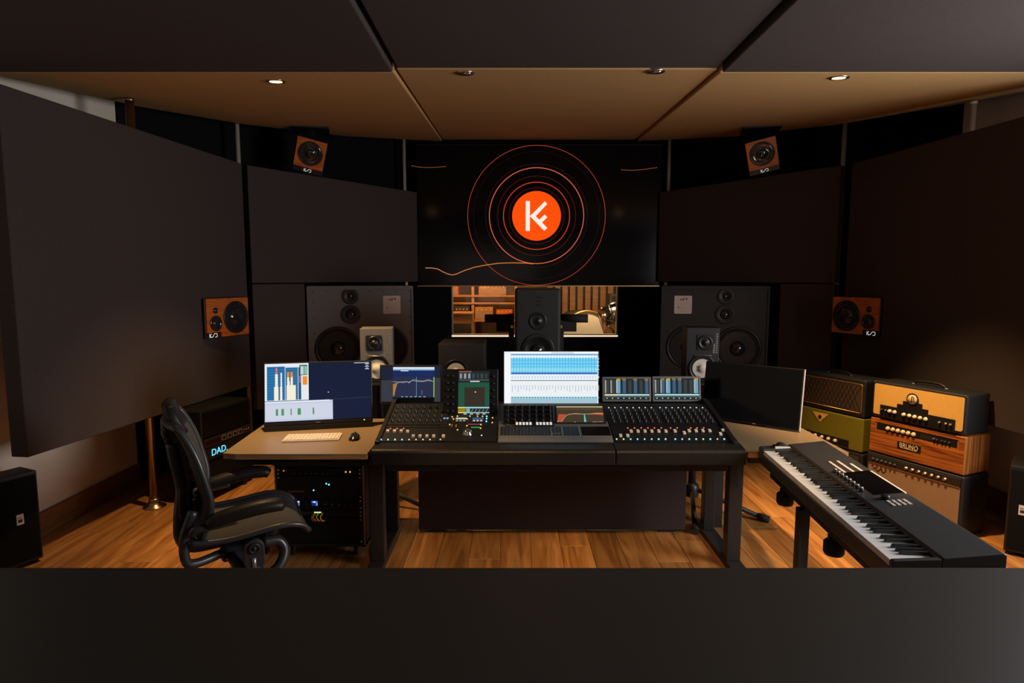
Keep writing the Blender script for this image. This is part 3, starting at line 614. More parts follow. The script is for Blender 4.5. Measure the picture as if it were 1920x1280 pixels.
for g in range(2):
    for k in range(8):
        x = 0.342+0.313*g+0.0365*k*1.02
        for j in range(4): put(knobm, x, 0.195+0.047*j, 0.008, kb_); put(dashm, x+0.018, 0.20+0.047*j, 0.008, kb_)
        put(LED['white'], x, 0.385, 0.008, kb_)
# two display modules on the right
def display_module(x0, x1, z0, z1, y, tilt, label, art, frame='tray_grey', bz=0.012, strength='screen_art', depth=0.03, name='display_module'):
    W, H = x1-x0, z1-z0; M = T((x0,y,z0)) @ RX(-tilt)
    d = MB().bb(0, W, 0, depth, 0, H).build(name, frame, cs, bevel=0.003); d.matrix_local = M
    a = art(Art(W-2*bz, H-2*bz)); a.build('screen', d, T((bz,0,bz)) @ FR, strength); return d
def strips(seed, hi):
    def f(a):
        rnd = random.Random(seed); a.rect(0,0,1,1,(34,40,40)); n = 8
        for k in range(n):
            x0 = 0.02+k/n; x1 = x0+0.085; lit = hi[k]
            c = {0:(58,62,60),1:(62,92,120),2:(104,160,190)}[lit]
            a.rect(x0, 0.30, x1, 0.93, c)
            if lit: a.rect(x0,0.9,x1,1.0,(200,150,50) if lit == 2 else (130,110,70))
            for j in range(10): a.rect(x0-0.012, 0.33+0.062*j, x0+0.018, 0.365+0.062*j, (200,205,200) if (lit == 2 or k < 2) else (20,28,34))
            a.rect(x0+0.02,0.05,x0+0.045,0.09,(215,215,200))
        a.rect(0,0.20,1,0.26,(190,235,235)); a.rect(0,0.20,0.3 if seed == 1 else 0.0001,0.26,(250,232,190)); a.rect(0,0.12,1,0.17,(80,104,110))
        return a
    return f
display_module(0.325,0.632,0.868,1.025,0.645,10,'',strips(1,(0,0,2,1,0,1,0,1)))
display_module(0.642,0.948,0.868,1.028,0.645,10,'',strips(2,(0,1,2,1,1,0,0,2)))
# touch module: tall housing with knob columns and a portrait screen
ht = MB().bb(-0.665,-0.335,0,0.05,0,0.285).build('touch_housing', 'panel_black', cs, bevel=0.004); ht.matrix_local = T((0,0.43,0.822)) @ RX(-14)
a = Art(0.188, 0.262)
a.rect(0,0,1,1,(30,38,36)); a.rect(0.02,0.965,0.42,0.995,(150,84,70))
for k, c in enumerate(((130,140,140),(150,150,148),(120,150,170),(60,70,70),(52,62,62),(60,70,70),(50,60,60))): a.rect(0.04+0.135*k,0.82,0.05+0.135*k+0.07,0.94,c)
a.line([(0.02,0.785),(0.98,0.785)],0.0016,(140,160,160)); a.rect(0.38,0.745,0.68,0.765,(232,236,236))
a.rect(0.0,0.175,1,0.73,(34,80,62)); a.rect(0.2,0.19,0.85,0.62,(52,44,36)); a.rect(0.53,0.50,0.57,0.52,(235,235,230))
a.rect(0,0.14,1,0.168,(170,215,220)); a.rect(0,0.14,0.2,0.168,(235,220,120)); a.rect(0,0.04,0.24,0.13,(150,130,10)); a.rect(0.26,0.04,0.38,0.13,(120,170,180))
for k in range(5): a.line([(0.42+0.115*k,0.05),(0.48+0.115*k,0.12)],0.002,(170,180,180))
a.rect(0,0.03,0.25,0.05,(225,215,150)); a.rect(0.25,0.03,1,0.05,(150,200,190))
for k in range(4): a.rect(0.18+0.2*k,0.0,0.28+0.2*k,0.02,(200,210,205))
a.build('screen', ht, T((-0.574,-0.0005,0.012)) @ FR, 'screen_art')
for xx in (-0.635,-0.605,-0.362):
    for j in range(6): link('knob', knobm, ht, T((xx,0,0.03+0.042*j)) @ FR)
tm = MB().bb(-0.665,-0.335,-0.028,0.295,0,0.007).build('touch_module', 'panel_black', cs); tm.matrix_local = BEDM
for x0, c1, c2 in ((-0.585,(200,205,190),(150,140,120)),(-0.485,(50,90,160),(190,180,180))):
    a = Art(0.07, 0.055); a.rect(0,0,1,1,(20,22,24)); a.rect(0.05,0.6,0.95,0.95,c1)
    for k in range(3): a.rect(0.08+0.3*k,0.1,0.28+0.3*k,0.45,c2)
    a.build('key_display', tm, T((x0,0.20,0.0075)), 'screen_art')
rnd = random.Random(3)
for x, s, c in ((-0.605,0.262,'amber'),(-0.575,0.272,'amber'),(-0.50,0.272,'white'),(-0.455,0.272,'amber'),(-0.425,0.27,'amber'),(-0.595,0.235,'amber'),(-0.515,0.235,'amber'),
                (-0.40,0.27,'cyan'),(-0.40,0.24,'cyan'),(-0.40,0.205,'cyan'),(-0.365,0.25,'amber'),(-0.365,0.19,'amber'),(-0.61,0.165,'amber'),(-0.51,0.15,'amber'),(-0.43,0.165,'amber'),(-0.43,0.12,'amber'),(-0.51,0.10,'amber'),(-0.56,0.10,'white'),(-0.42,0.035,'white')):
    put(LED[c], x, s, 0.007, tm)
for x, s, c, w_ in ((-0.60,0.14,(150,90,40),0.006),(-0.575,0.135,(180,100,30),0.006)):
    a = Art(w_, 0.03); a.rect(0,0,1,1,c); a.build('touch_strip', tm, T((x,s,0.0075)), 'screen_art')
a = Art(0.05,0.012); a.rect(0,0,1,1,(40,170,60)); a.build('meter_bar', tm, T((-0.485,0.125,0.0075)), 'screen_art')
a = Art(0.08,0.008); a.rect(0,0,1,1,(190,60,110)); a.build('meter_bar', tm, T((-0.505,0.165,0.0075)), 'screen_art')
MB().lathe([(0.03,0),(0.03,0.006),(0.024,0.012),(0.023,0.02),(0.012,0.026),(0,0.027)], T((-0.50,0.052,0.007)), 24).build('jog_wheel', 'chrome', tm)
for k in range(2): a = Art(0.012,0.02); a.rect(0,0,1,1,(120,180,220)); a.build('key_display', tm, T((-0.655+0.018*k,0.235,0.0075)), 'screen_art')
# centre: grey tray, knob bank, sloping equaliser screen, strip of lit buttons
tr = MB().bb(-0.328,0.306,-0.036,0.20,0,0.012).build('centre_tray', 'tray_grey', cs, bevel=0.003); tr.matrix_local = BEDM
kbk = MB().bb(-0.30,-0.008,0,0.128,-0.02,0.006).build('knob_bank', 'panel_black', cs); KBM = T((0,0.30,0.806)) @ RX(41); kbk.matrix_local = KBM
for k in range(7):
    for j in range(4): put(knobm2, -0.275+0.041*k, 0.015+0.033*j, 0.006, kbk)
eq = MB().bb(0.0,0.296,0,0.132,-0.02,0.006).build('equaliser_screen', 'black_plastic', cs, bevel=0.002); eq.matrix_local = KBM
a = Art(0.272, 0.116); a.rect(0,0,1,1,(66,56,40)); a.rect(0,0.93,1,1,(190,176,130)); a.rect(0,0.82,1,0.92,(78,62,44)); a.line([(0,0.80),(0.85,0.80)],0.001,(120,110,70)); a.rect(0.88,0.92,1,0.955,(150,190,110))
a.poly([(0.0,0.03),(0.04,0.5),(0.2,0.5),(0.12,0.2),(0.08,0.03)],(186,78,50)); a.poly([(0.2,0.5),(0.3,0.52),(0.42,0.56),(0.55,0.52),(0.7,0.52),(0.85,0.6),(1,0.58),(1,0.44),(0.8,0.5),(0.5,0.5)],(190,84,52))
a.line([(0.09,0.03),(0.14,0.22),(0.2,0.42),(0.26,0.49),(0.4,0.54),(0.55,0.51),(0.68,0.51),(0.8,0.53),(1,0.56)],0.0022,(225,205,150)); a.poly([(0.575,0.03),(0.62,0.03),(0.60,0.5),(0.585,0.5)],(110,196,205))
a.rect(0.75,0.02,0.86,0.04,(220,150,140)); a.rect(0.88,0.03,0.97,0.05,(220,150,140)); a.rect(0,0.04,0.03,0.06,(230,225,215)); a.rect(0.36,0.02,0.40,0.04,(180,180,170))
a.build('screen', eq, T((0.012,0.008,0.0062)), 'screen_art')
bs = MB().bb(-0.235,-0.008,0.118,0.168,0.012,0.026).build('button_strip', 'panel_black', cs, bevel=0.002); bs.matrix_local = BEDM
MB().tube([(-0.315,0.175,0.016),(-0.30,0.16,0.016),(-0.27,0.13,0.016),(-0.25,0.122,0.016),(-0.236,0.124,0.018)], 0.0022, 6).build('cable', 'rubber', bs)
bt = MB().bb(-0.0065,0.0065,-0.0035,0.0035,0,0.002).mesh('lit_button', 'led_white')
for k in range(11):
    if k == 5: continue
    for j in range(3): put(bt, -0.222+0.0195*k, 0.13+0.012*j, 0.026, bs)
# ---- desktop things on the console
KBX = C0 + Vector((0,0,0))
def on_console(M): return T(C0) @ M
def computer_keyboard(label, M, W, D, frame_m, key_m, blocks, group):
    k = thing('computer_keyboard', label, 'keyboard'); k.matrix_world = M
    MB().bb(0, W, 0, D, 0, 0.009).build('body', frame_m, k, bevel=0.002)
    for (x0, x1, cols, rows_) in blocks:
        kw = (x1-x0)/cols; kd = (D-0.014)/6
        km = MB().bb(-kw/2+0.0012, kw/2-0.0012, -kd/2+0.0012, kd/2-0.0012, 0, 0.004).mesh('key', key_m)
        for r in rows_:
            for c in range(cols):
                link('key', km, k, T((x0+kw*(c+0.5), 0.007+kd*(r+0.5), 0.009)))
    return k
TRM = on_console(BEDM @ T((0,0,0.0122)))
computer_keyboard('full-size aluminium keyboard with black keys on the console tray', TRM @ T((-0.322,0.002,0)), 0.455, 0.115, 'alu', 'key_black',
                  [(0.006,0.290,15,range(6)),(0.296,0.352,3,(0,2,3,4,5)),(0.358,0.449,4,range(6))], 'computer keyboards')
t = thing('trackpad', 'black flat trackpad right of the console keyboard', 'trackpad'); t.matrix_world = TRM @ T((0.136,0.002,0))
MB().bb(0,0.168,0,0.115,0,0.008).build('base', 'alu', t, bevel=0.002)
MB().bb(0.003,0.165,0.010,0.113,0.008,0.0095).build('touch_surface', 'glass_black', t)
def monitor(name, label, cat, M, W, H, tilt, art, strength, bz=0.008, chin=0.012, frame='black_plastic', stand=None, base_z=0.0, group=None, screen_m=None, sd=0.16):
    """M: floor frame at the middle of the lower front edge; stand reaches down to z = base_z"""
    t = thing(name, label, cat, (0,0,0), 0, group); t.matrix_world = M
    A = RX(-tilt)
    MB().bb(-W/2, W/2, 0, 0.022, 0, H, A).build('housing', frame, t, bevel=0.003)
    MB().bb(-W/2+0.06, W/2-0.06, 0.022, 0.045, H*0.2, H*0.8, A).build('rear_cover', 'black_plastic', t, bevel=0.008)
    if art:
        a = art(Art(W-2*bz, H-bz-chin)); a.build('screen', t, A @ T((-W/2+bz,-0.0003,chin)) @ FR, strength)
    else: MB().bb(-W/2+bz, W/2-bz, -0.0012, 0, chin, H-bz, A).build('screen', 'glass_black', t)
    MB().tube([(0,0.05+H*0.5*math.sin(R(tilt)),H*0.5),(0,0.075+H*0.2*math.sin(R(tilt)),H*0.3),(0,0.09,base_z+0.006)], 0.016, 10).build('stand_neck', 'dark_metal', t)
    MB().prism(rrect(-0.11,0.02,0.11,0.02+sd,0.02), 0.008, T((0,0,base_z+0.0005))).build('stand_foot', 'dark_metal', t)
    return t
def art_daw(a):
    a.rect(0,0,1,1,(232,236,240)); x0 = 0.072
    a.rect(x0,0.93,1,0.96,(120,170,215)); a.rect(x0,0.70,0.99,0.885,(96,196,236)); a.rect(x0,0.61,0.99,0.70,(128,212,240)); a.rect(x0,0.575,0.99,0.61,(38,92,178)); a.rect(x0,0.885,0.99,0.91,(226,246,250))
    a.rect(x0,0.45,0.99,0.465,(120,140,155)); a.rect(x0,0.125,0.99,0.155,(140,212,232)); a.rect(x0,0.0,0.99,0.125,(160,190,204))
    n = 30
    for k in range(n+1):
        x = x0+(0.99-x0)*k/n; a.line([(x,0.575),(x,0.96)],0.0011,(38,100,150)); a.line([(x,0.16),(x,0.56)],0.0007,(196,202,206))
        for y in (0.86,0.8,0.73,0.66): a.rect(x+0.007,y,x+0.02,y+0.012,(190,236,250))
        a.rect(x+0.006,0.59,x+0.016,0.60,(120,180,240)); a.rect(x+0.004,0.45,x+0.018,0.462,(90,105,120))
        a.rect(x+0.008,0.5,x+0.018,0.54,(170,205,222)); h = random.Random(k).uniform(0.05,0.12); a.rect(x+0.012,0.36-h,x+0.017,0.37,(150,165,175))
        a.rect(x+0.008,0.13,x+0.02,0.15,(60,110,130))
    a.rect(0.01,0.0,0.068,0.96,(240,242,246)); a.rect(x0,0.965,1,0.995,(250,252,255)); a.rect(0.5,0.965,0.74,0.995,(206,212,222))
    return a
monitor('studio_display', 'bright centre monitor showing a blue session timeline', 'monitor', on_console(T((0.0,0.665,0.836))), 0.612, 0.352, 8, art_daw, 'screen_art_bright', 0.006, 0.006, base_z=0.0)
def art_eq(a):
    a.rect(0,0,1,1,(52,56,66)); a.poly([(0,0.6),(0,1),(1,1),(1,0.68)],(22,30,52)); a.poly([(0.2,0.0),(0.9,0.0),(0.9,0.93),(0.2,0.93)],(0,0,0))
    a.rect(0.20,0.12,0.90,0.95,(36,44,72)); a.poly([(0.2,0.72),(0.9,0.66),(0.9,0.95),(0.2,0.95)],(18,38,92)); a.rect(0.2,0.89,0.9,0.98,(150,180,214)); a.rect(0.2,0.935,0.9,0.98,(225,236,246)); a.rect(0.33,0.865,0.46,0.885,(225,228,232))
    for k in range(9): a.line([(0.26+0.07*k,0.12),(0.26+0.07*k,0.86)],0.0006,(54,62,92))
    a.poly([(0.2,0.16),(0.2,0.5),(0.215,0.5),(0.265,0.55),(0.22,0.2)],(170,120,40)); a.line([(0.215,0.15),(0.24,0.36),(0.27,0.52),(0.32,0.56),(0.4,0.575),(0.48,0.56),(0.55,0.63),(0.62,0.6),(0.7,0.585),(0.8,0.63),(0.88,0.57)],0.0016,(224,190,110))
    a.line([(0.2,0.57),(0.3,0.56),(0.38,0.54),(0.44,0.57),(0.47,0.53),(0.52,0.6),(0.6,0.58),(0.7,0.57),(0.8,0.6),(0.88,0.58)],0.0018,(190,206,236))
    a.line([(0.595,0.14),(0.595,0.70)],0.0014,(150,190,230)); a.line([(0.69,0.2),(0.69,0.32)],0.0012,(180,190,200)); a.rect(0.885,0.13,0.9,0.7,(150,196,70))
    for k in range(6): a.rect(0.34+0.075*k,0.135,0.375+0.075*k,0.15,(190,205,228))
    return a
monitor('small_monitor', 'small landscape monitor with a dark blue frequency curve', 'monitor', on_console(T((-0.894,0.655,0.853))) @ RZ(0), 0.396, 0.246, 8, art_eq, 'screen_art', 0.010, 0.012, base_z=-0.017)

# ================================================================== WING DESKS
def wing(label, x0, x1, y0, y1, chamf):
    t = thing('wing_desk', label, 'desk', (0,0,0), 0, 'wing desks beside the console')
    P = [(x0+0.02,y0+0.015),(x0+0.09,y0),(x1,y0),(x1,y1),(x0-0.03,y1)] if chamf else [(x0,y0),(x1,y0),(x1,y1),(x0,y1)]
    MB().prism(P, 0.006, None, 0.714).build('tabletop', 'laminate', t)
    MB().prism([(x+(0.002 if x < (x0+x1)/2 else 0), y+0.0015*(1 if y < 3.5 else -1)) for x, y in P], 0.024, None, 0.690).build('edge_band', 'edge_wood', t)
    for (lx, ly) in ((x0+0.06,y1-0.08),(x1-0.06,y1-0.08)) if chamf else ((x0+0.10,y1-0.08),): MB().bb(lx-0.03, lx+0.03, ly-0.03, ly+0.03, 0.0, 0.69).build('leg', 'black_paint', t)
    MB().bb(x0+0.05, x1-0.03, y0+0.10, y0+0.13, 0.63, 0.69).build('apron', 'black_paint', t); MB().bb(x0+0.07, x1-0.06, y1-0.13, y1-0.11, 0.60, 0.69).build('rear_apron', 'black_paint', t)
    return t
wl = wing('warm lit brown wing desk left of the console', -1.56, -0.77, 3.17, 3.99, True)
c_ = MB()
for k in range(4): c_.tube([(-1.38+0.6*i/14, 3.26+0.03*k, 0.655+0.012*math.sin(i*1.3+k)-0.012*k) for i in range(15)], 0.006, 7)
cb = c_.build('cable_bundle', 'rubber', wl); cb['kind'] = 'stuff'
wing('shadowed brown wing desk right of the console under the dark monitor', 1.262, 1.80, 3.20, 4.03, False)
def art_benq(a):
    a.rect(0,0,1,1,(14,26,54)); a.rect(0,0.0,0.63,0.34,(196,206,226)); a.rect(0.01,0.04,0.62,0.29,(206,212,228)); a.rect(0,0.32,0.6,0.345,(225,232,244)); a.line([(0.6,0.345),(1,0.36)],0.001,(70,90,120))
    for x0, x1 in ((0.10,0.12),(0.15,0.175),(0.235,0.245),(0.30,0.33),(0.44,0.455)): a.rect(x0,0.10,x1,0.215,(60,150,90)); a.rect(x0,0.19,x1,0.215,(110,140,90))
    for k in range(14): a.line([(0.05+0.04*k,0.05),(0.05+0.04*k,0.27)],0.0006,(190,196,210))
    a.rect(0,0.355,0.405,1,(226,236,246)); a.rect(0.02,0.365,0.185,0.95,(28,104,160)); a.rect(0.19,0.365,0.305,0.93,(40,104,150)); a.rect(0.31,0.365,0.335,0.93,(34,80,120)); a.rect(0.32,0.79,0.395,0.97,(40,80,90)); a.rect(0.33,0.8,0.36,0.95,(190,210,205)); a.rect(0.365,0.8,0.392,0.95,(140,190,170))
    for k in range(12): a.line([(0.02,0.40+0.045*k),(0.185,0.40+0.045*k)],0.001,(96,160,206)); a.line([(0.19,0.40+0.045*k),(0.30,0.40+0.045*k)],0.0006,(130,170,190))
    CR = (244,236,214)
    for x0, x1, y1 in ((0.085,0.125,0.6),(0.095,0.12,0.82),(0.14,0.16,0.6),(0.145,0.158,0.84),(0.20,0.285,0.62),(0.205,0.23,0.78),(0.238,0.258,0.78)): a.rect(x0,0.365,x1,y1,CR)
    a.rect(0.10,0.82,0.115,0.93,(222,120,110)); a.rect(0.205,0.76,0.225,0.85,(240,140,30)); a.rect(0.238,0.76,0.256,0.85,(240,140,30)); a.rect(0.225,0.69,0.238,0.78,(40,104,120))
    a.rect(0.34,0.365,0.395,0.78,(230,232,236)); a.rect(0.35,0.62,0.392,0.77,(242,140,40)); a.rect(0.32,0.66,0.328,0.78,(220,120,120))
    a.rect(0.84,0.972,0.985,0.985,(190,196,206))
    for k in range(3): a.rect(0.945,0.86+0.045*k,0.985,0.87+0.045*k,(214,218,226)); a.rect(0.955,0.875+0.045*k,0.975,0.887+0.045*k,(190,200,214))
    a.rect(0.585,0.468,0.595,0.482,(220,224,230))
    return a
ML = T((-1.189,3.711,0.752)) @ RZ(12.4)
mo = monitor('desktop_monitor', 'lit monitor on the left desk with blue meters and white window', 'monitor', ML, 0.645, 0.385, 12, art_benq, 'screen_art', 0.007, 0.026, 'black_plastic', base_z=-0.032, sd=0.17, group='desk monitors')
MB().bb(-0.32, 0.32, -0.012, 0.05, -0.031, -0.002).build('stand_rail', 'black_plastic', mo)
a = Art(0.028,0.006); a.rect(0,0,1,1,(150,110,90)); a.build('maker_mark', mo, RX(-12) @ T((-0.02,-0.0005,0.008)) @ FR, 'print_art')
link('power_light', LED['white'], mo, RX(-12) @ T((0.27,0,0.012)) @ FR)
MR = T((1.493,3.815,0.728)) @ RZ(-39.9)
m2 = monitor('desktop_monitor', 'switched-off black monitor turned towards the console on the right desk', 'monitor', MR, 0.612, 0.375, 9, None, None, 0.008, 0.012, 'black_plastic', base_z=-0.008, sd=0.16, group='desk monitors')
MB().bb(0.3062, 0.3095, 0.002, 0.02, 0.0, 0.375, RX(-9)).build('side_trim', 'paper', m2)
a = Art(0.02,0.006); a.rect(0,0,1,1,(190,170,150)); a.build('maker_mark', m2, RX(-9) @ T((0.03,-0.0005,0.003)) @ FR, 'print_art')
computer_keyboard('compact tan-lit white keyboard in front of the left monitor', T((-1.305,3.395,0.7205)) @ RZ(7), 0.315, 0.145, 'paper', 'cap_cream', [(0.006,0.309,15,range(6))], 'computer keyboards')
t = thing('computer_mouse', 'black computer mouse beside the compact white keyboard', 'mouse', (-0.912,3.475,0.7205), 5)
rows = []
for i in range(9):
    q = i/8; yy = -0.055+0.11*q; wd = 0.031*math.sqrt(max(0.02,1-(2*q-1)**4)); ht_ = 0.034*math.sin(PI*(0.12+0.80*(1-q)))
    rows.append([(wd*math.cos(PI*j/8), yy, 0.001+ht_*math.sin(PI*j/8)**0.8) for j in range(9)])
MB().grid(rows).add([p for p in rows[0]], [list(range(9))]).add([p for p in rows[-1]], [list(range(9))[::-1]]).build('shell', 'cone_cap', t)
MB().lathe([(0.006,-0.004),(0.006,0.004)], T((0,0.032,0.029)) @ RY(90), 14).build('scroll_wheel', 'rubber', t)

# ================================================================== UNDER THE CONSOLE
t = thing('modesty_panel', 'wide dark fabric absorber panel standing under the console', 'panel', (0.262,3.85,0))
MB().bb(-0.868, 0.868, 0, 0.06, 0.012, 0.66).build('board', 'fabric', t, bevel=0.004)
for s in (-1, 1): MB().bb(s*0.75-0.05, s*0.75+0.05, 0.0, 0.06, 0, 0.012).build('foot', 'black_paint', t)
# equipment rack on casters
t = thing('equipment_rack', 'black rack on casters with blue displays and yellow patch cables', 'rack', (-1.12,3.465,0))
RW, RH, RD = 0.52, 0.575, 0.5; z0 = 0.075
MB().bb(-RW/2, -RW/2+0.018, 0.0, RD, z0, RH).bb(RW/2-0.018, RW/2, 0.0, RD, z0, RH).bb(-RW/2, RW/2, 0.0, RD, z0, z0+0.018).bb(-RW/2, RW/2, 0.0, RD, RH-0.018, RH).bb(-RW/2, RW/2, RD-0.01, RD, z0, RH).build('case', 'black_paint', t)
for s in (-1, 1):
    rl = MB().bb(s*0.238-0.008, s*0.238+0.008, 0.004, 0.012, z0+0.02, RH-0.02).build('rail', 'dark_metal', t)
    MB().bb(s*0.256-0.004, s*0.256+0.004, -0.004, 0.0, z0+0.01, RH-0.01).build('edge_strip', 'bronze', rl)
sc = MB().lathe([(0.006,0),(0.006,0.003),(0.003,0.005),(0,0.005)], FR, 10).mesh('screw', 'chrome')
def unit(za, zb_, name='rack_unit', m='panel_black'): return MB().bb(-0.229, 0.229, -0.002, 0.35, za, zb_-0.002).build(name, m, t, bevel=0.002)
U = 0.0445
def uscrew(u, za, zb_): copies('screw', sc, u, [T((s*0.236,-0.003,z)) for s in (-1,1) for z in (za+0.010, zb_-0.012)])
u1 = unit(0.508, 0.552, 'preamp_unit'); uscrew(u1, 0.508, 0.552)
link('power_light', LED['red'], u1, T((-0.205,-0.002,0.535)) @ FR)
for k in range(2): link('power_light', LED['amber'], u1, T((0.155+0.025*k,-0.002,0.528)) @ FR)
for k in range(8): link('knob', knobm, u1, T((-0.14+0.032*k,-0.002,0.522)) @ FR)
u2 = unit(0.368, 0.506, 'computer_unit'); uscrew(u2, 0.368, 0.506)
gr = MB()
for k in range(26): gr.bb(-0.185+0.0042*k, -0.183+0.0042*k, -0.004, -0.002, 0.42, 0.475)
gr.build('vent_grille', 'dark_metal', u2)
MB().bb(-0.182,-0.088,-0.006,-0.002,0.407,0.418).build('drive_slot', 'bronze', u2, bevel=0.001)
link('power_light', LED['blue'], u2, T((-0.035,-0.002,0.418)) @ FR); link('power_light', LED['cyan'], u2, T((0.055,-0.002,0.452)) @ FR); link('power_light', LED['blue'], u2, T((0.04,-0.002,0.458)) @ FR)
u3 = unit(0.302, 0.366, 'interface_unit'); uscrew(u3, 0.302, 0.366)
a = Art(0.045,0.028); a.rect(0,0,1,1,(120,110,190)); a.rect(0,0.7,1,1,(226,228,250)); a.rect(0.1,0.1,0.6,0.4,(230,190,220)); a.build('display', u3, T((-0.165,-0.002,0.325)) @ FR, 'screen_art')
a = Art(0.035,0.028); a.rect(0,0,1,1,(20,40,110)); a.rect(0,0.65,1,1,(60,110,230)); a.rect(0.3,0.65,0.65,0.95,(235,242,255)); a.rect(0.75,0,1,0.65,(90,160,240)); a.build('display', u3, T((-0.05,-0.002,0.325)) @ FR, 'screen_art')
for k in range(5): link('knob', knobm, u3, T((0.03+0.04*k,-0.002,0.335)) @ FR)
u4 = unit(0.255, 0.30, 'network_switch'); uscrew(u4, 0.255, 0.30)
for k in range(7): MB().bb(-0.105+0.0095*k, -0.098+0.0095*k, -0.004, -0.002, 0.277, 0.285).build('port', 'bronze', u4)
for k in range(6): MB().bb(-0.036+0.007*k, -0.031+0.007*k, -0.004, -0.002, 0.282, 0.288).build('port_light', 'led_green', u4)
for k, (x, m_, dx) in enumerate(((-0.036,'tolex_green',0.0),(-0.028,'cable_orange',0.012),(-0.010,'cable_yellow',0.015),(0.014,'cable_yellow',0.006))):
    MB().tube([(x,-0.004,0.280),(x-0.006,-0.03,0.272),(x-0.006+dx*0.2,-0.035,0.26),(x+dx*0.6,-0.03,0.245),(x+dx*1.2+0.003,-0.012,0.237)], 0.0042, 8).build('patch_cable', m_, u4)
u5 = unit(0.098, 0.253, 'blank_panel'); uscrew(u5, 0.098, 0.253)
for s in (-1, 1):
    for y in (0.06, 0.44):
        cst = MB().bb(s*0.19-0.02, s*0.19+0.02, y-0.02, y+0.02, 0.058, 0.0745).bb(s*0.19-0.016, s*0.19-0.012, y-0.015, y+0.015, 0.025, 0.06).bb(s*0.19+0.012, s*0.19+0.016, y-0.015, y+0.015, 0.025, 0.06).build('caster', 'chrome', t)
        MB().lathe([(0.026,-0.009),(0.029,-0.006),(0.029,0.006),(0.026,0.009)], T((s*0.19,y,0.029)) @ RY(90), 20).build('wheel', 'rubber', cst)

# ================================================================== RACK CASE BY THE LEFT WALL
t = thing('flight_case_rack', 'black flight case rack with glowing blue display behind the chair', 'rack', (-2.225,4.29,0), 77)
RW = 0.56; RDP = 0.30
MB().bb(0.0, RW, 0.0, RDP, 0.11, 0.695).build('case', 'black_cloth', t, bevel=0.004)
for xx in (0.008, RW-0.008): MB().bb(xx-0.008, xx+0.008, -0.004, 0.0, 0.12, 0.69).build('edge_strip', 'black_paint', t)
up = MB().bb(0.025, RW-0.025, -0.006, 0.0, 0.50, 0.675).build('upper_panel', 'glass_black', t)
u = MB().bb(0.025, RW-0.025, -0.008, 0.0, 0.425, 0.485).build('button_unit', 'dark_metal', t)
for k in range(4):
    b_ = MB().bb(0.205+0.062*k, 0.250+0.062*k, -0.012, -0.008, 0.437, 0.475).build('button', 'alu', u)
    MB().bb(0.212+0.062*k, 0.243+0.062*k, -0.0135, -0.012, 0.444, 0.468).build('button_face', 'panel_black', b_)
for k in range(3): link('screw', sc, u, T((0.465+0.026*k,-0.008,0.457)))
MB().bb(0.04, 0.19, -0.0095, -0.008, 0.440, 0.470).build('meter_window', 'glass_black', u)
u = MB().bb(0.025, RW-0.025, -0.008, 0.0, 0.325, 0.418).build('converter_unit', 'panel_black', t)
mat('glow_text', (0.1,0.4,0.6), 0.4, noise=0.01, emit=(0.10,0.60,1.0), estr=1.5)
text_part('display_text', 'DAD.', 0.070, T((0.175,-0.0095,0.372)) @ FR, 'glow_text', u, 0.0006, 1.05)
for k in range(2):
    yy = 0.07+0.16*k
    lt = MB().bb(-0.006, 0.0, yy-0.04, yy+0.04, 0.27, 0.40).build('latch_dish', 'dark_metal', t, bevel=0.004)
    MB().bb(-0.010, -0.005, yy-0.026, yy+0.026, 0.30, 0.37).bb(-0.018, -0.010, yy-0.006, yy+0.006, 0.31, 0.36).build('latch', 'steel', lt)
for xx in (0.07, RW-0.07):
    for yy in (0.05, RDP-0.05):
        cst = MB().bb(xx-0.025, xx+0.025, yy-0.025, yy+0.025, 0.095, 0.1102).bb(xx-0.022, xx-0.018, yy-0.02, yy+0.02, 0.04, 0.10).bb(xx+0.018, xx+0.022, yy-0.02, yy+0.02, 0.04, 0.10).build('caster', 'dark_metal', t)
        MB().lathe([(0.036,-0.013),(0.041,-0.008),(0.041,0.008),(0.036,0.013)], T((xx,yy,0.041)) @ RY(90), 20).build('wheel', 'rubber', cst)

# ------------------------------------------------------------------ subwoofers at both edges
def sub(loc, rz, w_, d_, label, lab_x):
    t = thing('subwoofer', label, 'subwoofer', loc, rz, 'floor subwoofers')
    MB().bb(0, w_, 0.012, d_, 0.02, 0.545).build('cabinet', 'black_paint', t, bevel=0.006)
    MB().bb(0.012, w_-0.012, 0.0, 0.012, 0.04, 0.525).build('grille', 'black_cloth', t, bevel=0.004)
    for a_ in (0.035, w_-0.035):
        for b_ in (0.045, d_-0.035): MB().lathe([(0.02,0),(0.024,0.02)], T((a_,b_,0)), 14).build('foot', 'rubber', t)
    a = Art(0.036,0.06); a.rect(0,0,1,1,(225,220,210)); a.rect(0.2,0.2,0.8,0.5,(60,58,55)); a.rect(0.2,0.62,0.65,0.7,(90,88,84)); a.build('badge', t, T((lab_x,-0.0005,0.26)) @ FR, 'print_art')
sub((-2.861,3.168,0), 65, 0.30, 0.175, 'black subwoofer box at the left edge below the white wall', 0.175)
sub((2.945,3.53,0), -42, 0.33, 0.33, 'black subwoofer box at the right edge beyond the keyboard', 0.055)

